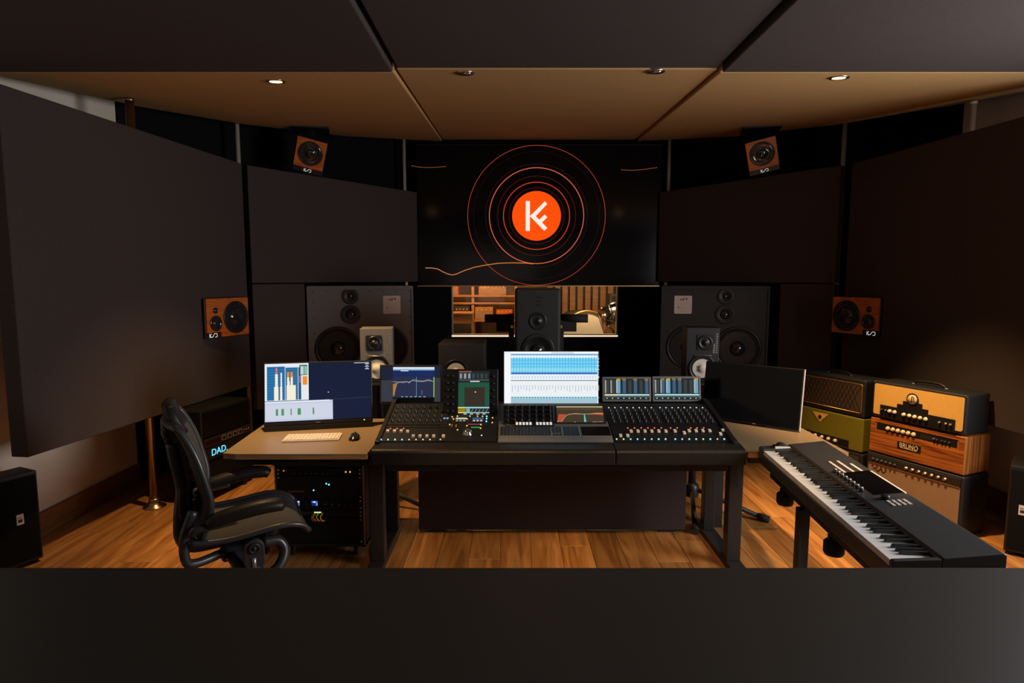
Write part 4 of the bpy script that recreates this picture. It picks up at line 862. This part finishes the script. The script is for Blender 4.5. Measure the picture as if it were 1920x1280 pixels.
# ================================================================== OFFICE CHAIR
ch = thing('office_chair', 'black mesh office chair with headrest turned to the left desk', 'chair', (-1.325,2.94,0), 28)
def spl(pts, n=24):
    P = [Vector(p) for p in pts]; P = [2*P[0]-P[1]]+P+[2*P[-1]-P[-2]]; out = []; m = len(P)-3
    for i in range(m):
        for k in range(n//m+1 if i < m-1 else n//m+2):
            tt = k/(n//m+1); a0,a1,a2,a3 = P[i:i+4]
            out.append(0.5*((2*a1)+(-a0+a2)*tt+(2*a0-5*a1+4*a2-a3)*tt**2+(-a0+3*a1-3*a2+a3)*tt**3))
    return out
def shell(name, rows, m, th, parent):
    o = MB().grid(rows).build(name, m, parent); md_ = o.modifiers.new('s','SOLIDIFY'); md_.thickness = th; md_.offset = 0; return o
SP = [(-0.24,0.450),(-0.18,0.440),(-0.08,0.437),(0.02,0.447),(0.11,0.458),(0.18,0.455),(0.235,0.435),(0.265,0.402)]
def seat_w(x): return 0.255 if x < 0.1 else 0.255-0.05*((x-0.1)/0.2)**2
rows = []
for x, z in [(p.x,p.y) for p in spl([(a,b,0) for a,b in SP], 28)]:
    rows.append([(x, seat_w(x)*j/8, z+0.03*(abs(j)/8)**2.5) for j in range(-8,9)])
shell('seat', rows, 'mesh_fabric', 0.012, ch)
edge = [Vector(r[0]) for r in rows]+[Vector(p) for p in rows[-1][1:-1]]+[Vector(r[-1]) for r in rows[::-1]]+[Vector(p) for p in rows[0][::-1][1:-1]]+[Vector(rows[0][0])]
MB().tube(edge, 0.014, 8).build('seat_frame', 'chair_frame', ch)
BP = [(-0.20,0.47),(-0.165,0.58),(-0.155,0.66),(-0.175,0.76),(-0.205,0.87),(-0.25,0.97),(-0.275,1.0)]
def back_w(z): return 0.20+0.075*math.sin(PI*min(1,max(0,(z-0.42)/0.72)))
rows = []
for x, z in [(p.x,p.y) for p in spl([(a,b,0) for a,b in BP], 28)]:
    rows.append([(x-0.045*(1-(abs(j)/8)**2), back_w(z)*j/8, z) for j in range(-8,9)])
shell('backrest', rows, 'mesh_fabric', 0.010, ch)
edge = [Vector(r[0]) for r in rows]+[Vector(p) for p in rows[-1][1:-1]]+[Vector(r[-1]) for r in rows[::-1]]+[Vector(p) for p in rows[0][::-1][1:-1]]+[Vector(rows[0][0])]
MB().tube(edge, 0.016, 8).build('back_frame', 'chair_frame', ch)
rows = []
for i in range(9):
    q = i/8; z = 0.945+0.135*q; rows.append([(-0.255-0.06*q-0.012*math.cos(PI*(q-0.5))+0.035*(abs(j)/6)**2*0.6, 0.15*j/6*(0.82+0.18*math.sin(PI*q)), z) for j in range(-6,7)])
hr = MB().grid(rows).build('headrest', 'leather', ch); md_ = hr.modifiers.new('s','SOLIDIFY'); md_.thickness = 0.04; md_.offset = 0; md_ = hr.modifiers.new('b','BEVEL'); md_.width = 0.012; md_.segments = 3
MB().tube([(-0.30,0,0.86),(-0.325,0,0.93),(-0.325,0,1.0)], 0.016, 8).build('headrest_post', 'chair_frame', ch)
# spine and yoke behind the back
sp_ = MB().tube(spl([(-0.10,0,0.365),(-0.24,0,0.365),(-0.285,0,0.42),(-0.285,0,0.52),(-0.27,0,0.66),(-0.29,0,0.80),(-0.30,0,0.88)], 24), [0.03]*2+[0.028]*30 if False else 0.028, 10).build('spine', 'chair_frame', ch)
for s in (-1, 1):
    MB().tube(spl([(-0.10,s*0.12,0.36),(-0.22,s*0.19,0.36),(-0.265,s*0.215,0.39),(-0.265,s*0.225,0.50),(-0.225,s*0.235,0.62)], 20), 0.022, 8).build('back_upright', 'chair_frame', ch)
MB().bb(-0.285,-0.225,-0.17,0.17,0.56,0.68).build('lumbar_pad', 'leather', ch, bevel=0.02, seg=3)
for s in (-1, 1):
    pad = spl([(-0.17,s*0.275,0.560),(-0.14,s*0.277,0.576),(-0.04,s*0.28,0.596),(0.05,s*0.28,0.606),(0.12,s*0.276,0.602),(0.145,s*0.272,0.588)], 24)
    n = len(pad); rr = [0.012+0.022*math.sin(PI*min(1,(i+1.5)/(n+2)))**0.4 for i in range(n)]
    ar = MB().tube(pad, rr, 14); ar.v = [(v[0], s*0.278+(v[1]-s*0.278)*1.35, v[2]) for v in ar.v]; ar.build('armrest', 'leather', ch)
    MB().tube(spl([(-0.235,s*0.25,0.52),(-0.22,s*0.272,0.545),(-0.15,s*0.276,0.552),(-0.05,s*0.278,0.562)], 18), 0.018, 8).build('arm_bracket', 'chair_frame', ch)
    pv = MB().prism([(0.045*math.cos(R(a_)), 0.045*math.sin(R(a_))) for a_ in range(0,181,15)]+[(-0.045,-0.07),(-0.03,-0.1),(0.03,-0.1),(0.045,-0.07)], 0.03, T((0.015,s*0.24+0.015,0.40)) @ FR).build('pivot_plate', 'chair_frame', ch, bevel=0.004)
    MB().lathe([(0.026,0),(0.026,0.008),(0.018,0.012),(0.016,0.006),(0.009,0.006),(0.009,0.016),(0,0.017)], T((0.015,s*0.24-0.015*(1 if s < 0 else -1),0.405)) @ (FR if s < 0 else RX(-90)), 24).build('pivot_cap', 'dark_metal', pv)
    MB().tube(spl([(-0.08,s*0.13,0.34),(-0.02,s*0.19,0.27),(0.05,s*0.22,0.245),(0.12,s*0.21,0.27),(0.155,s*0.18,0.33),(0.13,s*0.17,0.385),(0.06,s*0.18,0.395)], 30), 0.026, 10).build('tilt_arm', 'chair_frame', ch)
lv = MB().tube([(0.03,-0.20,0.33),(0.045,-0.26,0.285),(0.07,-0.32,0.255)], 0.012, 10).build('tilt_lever', 'dark_metal', ch)
MB().cyl((0.06,-0.295,0.267),(0.085,-0.35,0.24), 0.018, 0.020, 16).build('lever_knob', 'rubber', lv)
MB().cyl((0.012,-0.255,0.36),(0.012,-0.255,0.31), 0.010, n=12).lathe([(0.02,0),(0.028,0.012),(0.018,0.022)], T((0.012,-0.255,0.29)), 16).build('tension_screw', 'alu', ch)
MB().bb(-0.12, 0.10, -0.12, 0.12, 0.30, 0.375).build('tilt_housing', 'chair_frame', ch, bevel=0.02, seg=3)
MB().cyl((0,0,0.09),(0,0,0.31), 0.028, 0.024).build('gas_cylinder', 'dark_metal', ch)
MB().lathe([(0.05,0.075),(0.055,0.085),(0.05,0.13),(0.035,0.15)], None, 24).build('base_hub', 'chair_frame', ch)
for k in range(5):
    an = R(20+72*k); c_, s_ = math.cos(an), math.sin(an)
    lg = MB().tube([(0.03*c_,0.03*s_,0.115),(0.18*c_,0.18*s_,0.10),(0.31*c_,0.31*s_,0.072)], [0.03,0.024,0.018], 10).build('base_leg', 'chair_frame', ch)
    Q = T((0.31*c_,0.31*s_,0)) @ RZ(math.degrees(an)+50)
    MB().lathe([(0.027,-0.026),(0.03,-0.022),(0.03,-0.006),(0.02,-0.004),(0.02,0.004),(0.03,0.006),(0.03,0.022),(0.027,0.026)], Q @ T((0.012,0,0.0305)) @ RX(90), 20).cyl((0,0,0.03),(0,0,0.078),0.008,n=10,M=Q).build('caster', 'rubber', lg)

# ================================================================== KEYBOARD CONTROLLER
kc = thing('keyboard_controller', 'large black 88-key keyboard controller in the right foreground', 'keyboard', (1.314,3.125,0), -94.7)
KW = 1.249/52; KL = 1.249
MB().bb(-0.065, KL+0.022, -0.004, 0.335, 0.672, 0.728).build('lower_body', 'synth_grey', kc, bevel=0.004)
prof_x([(0.142,0.728),(0.142,0.763),(0.150,0.772),(0.325,0.794),(0.335,0.788),(0.335,0.728)], -0.065, KL+0.022).build('top_panel', 'synth_grey', kc, bevel=0.003)
for xa, xb in ((-0.065,-0.002),(KL+0.002,KL+0.022)):
    prof_x([(-0.006,0.700),(-0.006,0.752),(0.0,0.758),(0.142,0.768),(0.142,0.700)], xa, xb).build('end_block', 'synth_grey', kc, bevel=0.003)
KD = 0.142
wkm = MB().bb(-KW/2+0.0006, KW/2-0.0006, 0, KD, 0.728, 0.7505).mesh('white_key', 'key_white', 0.0012, 1)
bkm = prof_x([(0.0,0),(0.006,0.0125),(0.092,0.0135),(0.092,0)], -0.006, 0.006).mesh('black_key', 'key_black', 0.0012, 1)
names = 'ABCDEFG'
for i in range(52):
    nt_ = names[i % 7]
    k = link('white_key', wkm, kc, T((KW*(i+0.5),0,0)))
    if nt_ in 'ACDFG' and i < 51: link('black_key', bkm, kc, T((KW*(i+1)+(0.002 if nt_ in 'DG' else (-0.002 if nt_ in 'CF' else 0)),0.05,0.7505)))
# panel details; plane through (y=.15,z=.772) and (y=.325,z=.794)
PA = math.degrees(math.atan2(0.022,0.175)); PM = T((0,0.15,0.7722)) @ RX(PA)
dsp = MB().bb(0.44,0.72,0.055,0.165,0,0.003).build('display_glass', 'glass_black', kc, bevel=0.001); dsp.matrix_local = PM
kn = MB().lathe([(0.0085,0),(0.0085,0.005),(0.0075,0.017),(0.006,0.019),(0,0.019)], None, 16).mesh('encoder_knob', 'key_black', )
kcap = MB().lathe([(0.0078,0.016),(0.0078,0.0185),(0.006,0.0198),(0,0.0198)], None, 16).mesh('knob_cap', 'alu')
for k in range(8):
    o = link('encoder_knob', kn, kc, PM @ T((0.425+0.035*k,0.028,0))); link('knob_cap', kcap, o)
btn = MB().bb(-0.012,0.012,-0.006,0.006,0,0.003).mesh('panel_button', 'paper', 0.001, 1)
MB().bb(0.45,0.73,0.1665,0.1735,0,0.003).build('status_strip', 'key_white', kc).matrix_local = PM  # daylight glare behind the display, modelled as a white strip
for r in range(3):
    for k in range(6):
        if r == 2 and k < 2: continue
        link('panel_button', btn, kc, PM @ T((0.285+0.028*k,0.065+0.03*r*1.2,0)))
for r in range(4):
    for k in range(2): link('panel_button', btn, kc, PM @ T((0.80+0.03*k,0.07+0.02*r,0)))
bk = MB().lathe([(0.016,0),(0.016,0.012),(0.014,0.016),(0,0.016)], PM @ T((0.765,0.075,0)), 24).build('encoder_knob', 'key_black', kc)
for k in range(3):
    o = MB().bb(-0.052+0.018*k,-0.040+0.018*k,0.06,0.135,0.760,0.772).build('touch_strip', 'glass_black' if k < 2 else 'key_white', kc)
pw = MB()
for k in range(2): pw.lathe([(0.028,-0.007),(0.03,-0.005),(0.03,0.005),(0.028,0.007)], T((-0.045+0.022*k,0.10,0.757)) @ RY(90), 24)
pw.build('pitch_wheel', 'key_black', kc)
# its stand
st = thing('keyboard_stand', 'black metal stand with clamp knobs under the keyboard controller', 'stand', (1.314,3.125,0), -94.7)
for yy in (0.03, 0.27): MB().bb(0.02, KL-0.02, yy, yy+0.05, 0.615, 0.6715).build('rail', 'black_paint', st, bevel=0.003)
for xx in (0.45, 1.14):
    MB().bb(xx-0.02, xx+0.02, 0.08, 0.27, 0.62, 0.66).build('cross_bar', 'black_paint', st)
    MB().bb(xx-0.024, xx+0.024, 0.012, 0.060, 0.03, 0.615).build('leg', 'dark_metal', st, bevel=0.003)
    MB().bb(xx-0.024, xx+0.024, -0.10, 0.40, 0.0, 0.03).build('foot', 'dark_metal', st, bevel=0.003)
for xx in (0.19, 0.74):
    MB().cyl((xx,0.05,0.617),(xx,0.05,0.585), 0.025, n=16).lathe([(0.034,0.535),(0.040,0.545),(0.040,0.585),(0.034,0.592)], T((xx,0.05,0)), 24).build('clamp_knob', 'rubber', st)

# ================================================================== AMPLIFIERS
AR = -66.4
AF = Vector((2.71,4.045,0)); AXD = Vector((math.cos(R(AR)), math.sin(R(AR)), 0)); AYD = Vector((-math.sin(R(AR)), math.cos(R(AR)), 0))
def amp(name, label, base, z0, w_, d, h, body, bevel=0.012):
    t = thing(name, label, 'amplifier', (base.x, base.y, z0), AR, 'guitar amplifiers by the right wall')
    MB().bb(-w_/2, w_/2, 0, d, 0.006, h).build('cabinet', body, t, bevel=bevel, seg=3)
    for xx in (-w_/2+0.05, w_/2-0.05):
        for yy in (0.05, d-0.05): MB().lathe([(0.012,0.0005),(0.015,0.006),(0.015,0.010)], T((xx,yy,0)), 14).build('foot', 'rubber', t)
    return t
def knobs(t, par, xs, z, r, m, y=-0.012, ptr=True):
    me = MB().lathe([(r,0),(r,0.004),(r*0.8,0.006),(r*0.72,0.016),(r*0.5,0.018),(0,0.018)], FR, 18).mesh('knob', m)
    for x in xs: link('knob', me, par, T((x,y,z)))
def front(t, poly, m, th, y, name, bevel=0.0): return MB().prism(poly, th, T((0,y,0)) @ FR).build(name, m, t, bevel=bevel)
# tweed-cream head on top
W = 0.63
t = amp('amplifier_head', 'black amplifier head with mustard cream front and round emblem, top of stack', AF, 0.658, W, 0.235, 0.262, 'tolex')
front(t, rrect(-W/2+0.018,0.028,W/2-0.018,0.244,0.012), 'cream_cloth', 0.006, 0.001, 'front_cloth')
steps = [(-0.245,0.018),(0.255,0.018),(0.255,0.095),(0.085,0.095),(0.085,0.125),(0.045,0.125),(0.045,0.155),(-0.085,0.155),(-0.085,0.128),(-0.125,0.128),(-0.125,0.100),(-0.245,0.100)]
cp = front(t, steps, 'panel_black', 0.004, -0.0055, 'control_panel')
knobs(t, cp, (-0.17,-0.135), 0.068, 0.0125, 'ivory'); knobs(t, cp, (-0.07,-0.032,0.004,0.040,0.076), 0.064, 0.0125, 'ivory'); knobs(t, cp, (0.165,0.205,0.232), 0.062, 0.008, 'chrome'); knobs(t, cp, (-0.225,-0.195), 0.07, 0.005, 'chrome')
em = MB().lathe([(0.040,0),(0.040,0.005),(0.034,0.006),(0.034,0.0045)], T((-0.02,-0.0095,0.178)) @ FR, 32, cap=False).build('emblem', 'panel_black', t)
MB().lathe([(0.034,0.0005),(0.034,0.004),(0,0.004)], T((-0.02,-0.0095,0.178)) @ FR, 32).build('emblem_disc', 'ivory', em)
eb = MB()
for q in ([(-0.016,-0.016),(-0.008,-0.016),(-0.006,0.02),(0.004,0.02),(0.004,0.014),(0.0,0.014),(0.0,-0.022),(-0.014,-0.022)],[(0.006,-0.018),(0.012,-0.018),(0.012,0.016),(0.006,0.02)],[(0.014,-0.018),(0.018,-0.02),(0.018,-0.012),(0.014,-0.01)]): eb.prism(q, 0.0006, T((-0.02,-0.0136,0.178)) @ FR)
eb.build('emblem_figure', 'print_black', em)
for s in (-1, 1): MB().lathe([(0.014,0),(0.014,0.004),(0.008,0.008),(0,0.008)], T((s*0.11,0.12,0.262)), 16).build('handle_end', 'chrome', t)
MB().tube(spl([(-0.11,0.12,0.268),(-0.06,0.12,0.286),(0.06,0.12,0.286),(0.11,0.12,0.268)],18), 0.009, 8).build('handle', 'leather', t)
MB().bb(W/2-0.012, W/2+0.001, -0.001, 0.012, 0.25, 0.2632).bb(-W/2-0.001,-W/2+0.012,-0.001,0.012,0.25,0.2632).build('corner_cap', 'chrome', t, bevel=0.003)
# wooden head
W = 0.64
t = amp('amplifier_head', 'striped orange wooden amplifier head with dark name plate, middle of stack', AF+AYD*0.005, 0.402, W, 0.26, 0.252, 'zebrano_side', 0.006)
front(t, [(-W/2+0.006,0.012),(W/2-0.006,0.012),(W/2-0.006,0.168),(-W/2+0.006,0.168)], 'zebrano', 0.005, 0.001, 'front_board')
front(t, [(-W/2+0.006,0.225),(W/2-0.006,0.225),(W/2-0.006,0.246),(-W/2+0.006,0.246)], 'zebrano', 0.005, 0.001, 'top_rail')
for s in (-1, 1): front(t, [(s*(W/2-0.006),0.168),(s*(W/2-0.04),0.168),(s*(W/2-0.04),0.225),(s*(W/2-0.006),0.225)][::s], 'zebrano', 0.005, 0.001, 'side_rail')
cp = front(t, [(-W/2+0.05,0.172),(W/2-0.05,0.172),(W/2-0.05,0.221),(-W/2+0.05,0.221)], 'panel_black', 0.002, 0.001, 'control_panel')
knobs(t, cp, tuple(-0.185+0.036*k for k in range(6)), 0.196, 0.014, 'ivory', -0.002); knobs(t, cp, (0.15,0.18,0.20,0.225), 0.196, 0.007, 'dark_metal', -0.002); knobs(t, cp, (0.13,), 0.20, 0.007, 'bronze', -0.002)
MB().bb(0.04,0.115,-0.0025,-0.001,0.18,0.212).build('display_window', 'dark_metal', cp)
npl = front(t, [(-0.11,0.078),(0.05,0.078),(0.05,0.125),(-0.11,0.125)], 'panel_black', 0.004, -0.0042, 'name_plate', 0.001)
text_part('lettering', 'BRUNO', 0.044, T((-0.03,-0.0086,0.103)) @ FR, 'ivory', npl, 0.0005, 0.85)
MB().bb(-0.085,0.026,-0.009,-0.0082,0.085,0.088).build('underline', 'ivory', npl)
# combo at the bottom
W = 0.66
t = amp('combo_amplifier', 'black combo amplifier with silver brown grille under the wooden head', AF+AYD*0.0, 0.0, W, 0.26, 0.400, 'tolex')
front(t, rrect(-W/2+0.02,0.03,W/2-0.02,0.325,0.008), 'grille_cloth', 0.006, 0.001, 'grille')
tp = MB().bb(-W/2+0.02, W/2-0.02, -0.012, 0.004, 0.335, 0.385).build('control_panel', 'dark_metal', t, bevel=0.002)
knobs(t, tp, tuple(-0.27+0.032*k for k in range(6)), 0.36, 0.010, 'knob_dark', -0.012); knobs(t, tp, tuple(-0.03+0.042*k for k in range(7)), 0.36, 0.012, 'bronze', -0.012)
MB().bb(-W/2+0.02, W/2-0.02, -0.010, 0.002, 0.325, 0.333).build('trim_strip', 'steel', t)
sw = MB()
for q in stroke([(-0.27+0.012*k, 0.285+0.012*math.sin(k*1.7)) for k in range(9)], 0.005): sw.prism(q, 0.002, T((0,-0.0055,0)) @ FR)
sw.build('script_badge', 'dark_metal', t)
# left stack
BF = Vector((2.583,4.42,0)) - AXD*0.31
W = 0.62
t = amp('amplifier_head', 'black amplifier head with brown diamond grille, behind the dark monitor', BF, 0.615, W, 0.24, 0.285, 'tolex')
g = front(t, rrect(-W/2+0.035,0.045,W/2-0.03,0.245,0.012), 'grille_brown', 0.003, 0.001, 'grille')
dm = MB()
for k in range(-8, 22):
    for sg in (1, -1):
        x0 = -W/2+0.035+0.035*k
        pts = []
        for q in (0, 1):
            zz = 0.047+0.196*q; xx = x0+(0.098*q if sg > 0 else 0.098*(1-q)); pts.append((xx,zz))
        if min(p[0] for p in pts) > -W/2+0.036 and max(p[0] for p in pts) < W/2-0.031:
            for q in stroke(pts, 0.004): dm.prism(q, 0.0012, T((0,-0.002,0)) @ FR)
o = dm.build('diamond_weave', 'leather', g); o['kind'] = 'stuff'
rr_ = rrect(-W/2+0.028,0.038,W/2-0.023,0.252,0.014); 
MB().tube([(x,-0.002,z) for x, z in rr_+[rr_[0]]], 0.003, 6).build('piping', 'gold', t)
for s in (-1, 1): MB().lathe([(0.012,0),(0.012,0.004),(0.006,0.007),(0,0.007)], T((s*0.10,0.12,0.285)), 14).build('handle_end', 'chrome', t)
MB().tube(spl([(-0.10,0.12,0.29),(-0.05,0.12,0.304),(0.05,0.12,0.304),(0.10,0.12,0.29)],18), 0.009, 8).build('handle', 'leather', t)
t = amp('amplifier_head', 'olive green amplifier head with a cream triangle badge', BF, 0.352, W, 0.24, 0.262, 'tolex_green')
bd = front(t, [(-0.13,0.236),(0.015,0.236),(-0.058,0.165)][::-1], 'cream_cloth', 0.004, 0.0, 'triangle_badge')
MB().lathe([(0.014,0),(0.014,0.003),(0.008,0.004),(0.008,0.002),(0,0.002)], T((-0.058,-0.004,0.205)) @ FR, 20).build('badge_disc', 'panel_black', bd)
cp = front(t, [(-0.2,0.02),(0.2,0.02),(0.2,0.075),(-0.2,0.075)], 'panel_black', 0.004, 0.0, 'control_panel')
knobs(t, cp, tuple(-0.15+0.06*k for k in range(5)), 0.05, 0.014, 'ivory', -0.004)
t = amp('speaker_cabinet', 'black guitar speaker cabinet beneath the olive green head', BF, 0.0, W+0.02, 0.26, 0.350, 'tolex')
front(t, rrect(-0.29,0.03,0.29,0.325,0.01), 'grille_brown', 0.005, 0.001, 'grille')

# ================================================================== LIVE ROOM BEHIND THE WINDOW
struct(MB().bb(-3.2, 3.6, 7.79, 11.2, -0.1, 0.0).build('floor_live_room', 'live_wood'))
struct(MB().bb(-3.2, 3.6, 10.6, 10.7, 0, 3.6).build('wall_live_room', 'live_wall'))
struct(MB().bb(-3.3, -3.2, 7.79, 10.7, 0, 3.6).bb(3.6, 3.7, 7.79, 10.7, 0, 3.6).build('wall_live_sides', 'live_dark'))
struct(MB().bb(-3.2, 3.6, 7.79, 10.7, 2.9, 3.0).build('ceiling_live_room', 'live_dark'))
lv1 = thing('pendant_lamp', 'warm pendant lamp hanging in the live room behind the glass', 'lamp', (-0.55,8.55,2.1))
MB().lathe([(0.02,0.16),(0.05,0.15),(0.15,0.0)], None, 24, cap=False).build('shade', 'bronze', lv1); MB().lathe([(0.0,-0.01),(0.04,0.0),(0.04,0.06),(0,0.08)], None, 16).build('bulb', 'lamp_glow', lv1); MB().cyl((0,0,0.15),(0,0,0.8),0.006).build('cord', 'rubber', lv1)
d = bpy.data.lights.new('pendant_light','POINT'); d.energy = 90; d.color = (1,0.52,0.18); d.shadow_soft_size = 0.06; o = bpy.data.objects.new('pendant_light', d); COL.objects.link(o); o.parent = lv1; o.location = (0,0,-0.08)
lv2 = thing('pendant_lamp', 'warm pendant lamp hanging above the drum kit behind the glass', 'lamp', (1.35,8.25,2.0))
MB().lathe([(0.02,0.16),(0.05,0.15),(0.15,0.0)], None, 24, cap=False).build('shade', 'bronze', lv2); MB().lathe([(0.0,-0.01),(0.04,0.0),(0.04,0.06),(0,0.08)], None, 16).build('bulb', 'lamp_glow', lv2); MB().cyl((0,0,0.15),(0,0,0.9),0.006).build('cord', 'rubber', lv2)
d = bpy.data.lights.new('pendant_light','POINT'); d.energy = 90; d.color = (1,0.72,0.42); d.shadow_soft_size = 0.06; o = bpy.data.objects.new('pendant_light', d); COL.objects.link(o); o.parent = lv2; o.location = (0,0,-0.08)
sh = thing('equipment_shelf', 'wooden shelf of old instruments seen through the window', 'shelf', (-0.55,9.4,0))
for z in (0.55, 1.0, 1.27, 1.38): MB().bb(-0.75, 0.62, 0, 0.45, z-0.025, z).build('shelf_board', 'live_wood', sh)
for x in (-0.74, -0.05, 0.61): MB().bb(x-0.02, x+0.02, 0.02, 0.44, 0, 1.75).build('upright', 'live_wood', sh)
rnd = random.Random(11)
def small_amp(x, z, ww, h, m, label):
    t = thing('vintage_amplifier', label, 'amplifier', (-0.55+x,9.42,z+0.001), 0, 'old amplifiers on the live room shelf')
    MB().bb(-ww/2, ww/2, 0, 0.3, 0, h).build('cabinet', m, t, bevel=0.004)
    g_ = MB().bb(-ww/2+0.015, ww/2-0.015, -0.004, 0, h*0.12, h*0.55).build('grille', 'grille_cloth', t)
    km = MB().lathe([(0.009,0),(0.009,0.01)], FR, 10).mesh('knob', 'ivory')
    for k in range(max(3, int(ww/0.06))): link('knob', km, t, T((-ww/2+0.04+k*(ww-0.08)/max(1,int(ww/0.06)-1),0,h*0.78)))
small_amp(-0.56,1.0,0.27,0.19,'live_wood','orange wooden amplifier at the left end of the live room shelf')
small_amp(-0.22,1.0,0.24,0.21,'live_dark','dark amplifier left of the shelf upright behind the glass')
small_amp(0.12,1.0,0.28,0.2,'live_wood','orange wooden amplifier right of the shelf upright behind the glass')
small_amp(0.43,1.0,0.25,0.16,'cherry','reddish amplifier at the right end of the live room shelf')
small_amp(-0.45,1.38,0.34,0.17,'cherry','reddish amplifier on the top board of the live room shelf, left')
small_amp(0.25,1.38,0.42,0.16,'live_wood','wide orange amplifier on the top board of the live room shelf, right')
tb = thing('wooden_cabinet', 'small orange wooden cabinet at the left of the live room', 'cabinet', (-0.66,8.7,0))
MB().bb(-0.2, 0.1, 0, 0.4, 0.02, 1.13).build('body', 'live_wood', tb, bevel=0.005); MB().bb(-0.18, 0.08, -0.012, 0, 0.06, 1.0).build('door', 'live_dark', tb); MB().bb(-0.2,0.1,-0.015,0.41,1.13,1.15).build('top', 'live_wood', tb)
sw_ = thing('slatted_diffuser', 'pale wooden slat diffuser on the live room wall', 'diffuser', (1.35,10.5,0))
for k in range(9): MB().bb(-0.75+0.13*k, -0.66+0.13*k, 0, 0.06, 0.6, 2.4).build('slat', 'live_wood', sw_)
MB().bb(-0.8,0.52,0.06,0.09,0.55,2.45).build('backing', 'live_dark', sw_)
dr = thing('bass_drum', 'bass drum with a round white head behind the glass', 'drum', (1.06,8.75,0), 18)
MB().lathe([(0.37,0),(0.37,0.4)], T((0,0.4,0.80)) @ FR, 40).build('shell', 'live_dark', dr); MB().lathe([(0.385,-0.01),(0.39,0.02),(0.365,0.03),(0.365,-0.01)], T((0,0,0.80)) @ FR, 40, cap=False).build('hoop', 'gold', dr); MB().lathe([(0.365,0.004),(0.2,0.006),(0,0.007)], T((0,0,0.80)) @ FR, 40, cap=False).build('drum_head', 'drum_head', dr)
for s in (-1,1): MB().cyl((s*0.25,0.1,0.4),(s*0.40,-0.05,0.005),0.012).build('spur', 'chrome', dr)
MB().bb(-0.1,0.1,0.05,0.3,0.0,0.44).build('cradle', 'live_dark', dr)
sn = thing('snare_drum', 'chrome snare drum tilted on its stand behind the glass', 'drum', (1.36,8.2,0))
A = T((0,0,1.10)) @ RX(-28) @ RY(-14)
MB().lathe([(0.178,-0.14),(0.178,0.14)], A, 36).build('shell', 'chrome', sn); MB().lathe([(0.172,0.141),(0,0.143)], A, 36, cap=False).build('drum_head', 'drum_head', sn)
for z in (-0.138,0.138): MB().lathe([(0.18,z-0.008),(0.19,z-0.008),(0.19,z+0.008),(0.18,z+0.008)], A, 36, cap=False).build('hoop', 'chrome', sn)
lugm = MB().cyl((0.187,0,-0.13),(0.187,0,0.13),0.006,n=8).mesh('tension_rod','chrome')
for k in range(10): link('tension_rod', lugm, sn, A @ RZ(36*k))
MB().cyl((0,0,0.35),(0,0,0.95),0.012).build('stand_pole', 'chrome', sn)
for k in range(3): MB().cyl((0,0,0.4),(0.25*math.cos(k*2.09),0.25*math.sin(k*2.09),0.008),0.008,n=10).build('stand_leg', 'chrome', sn)
cab = thing('guitar_cabinet', 'brown guitar cabinet standing behind the snare drum', 'amplifier', (1.72,9.3,0))
MB().bb(-0.24, 0.3, 0, 0.35, 0.0, 1.40).build('body', 'live_dark', cab, bevel=0.01); MB().bb(-0.21,0.27,-0.006,0,0.1,1.28).build('grille', 'grille_cloth', cab); MB().bb(-0.21,0.27,-0.008,0,1.30,1.37).build('control_panel', 'panel_black', cab)
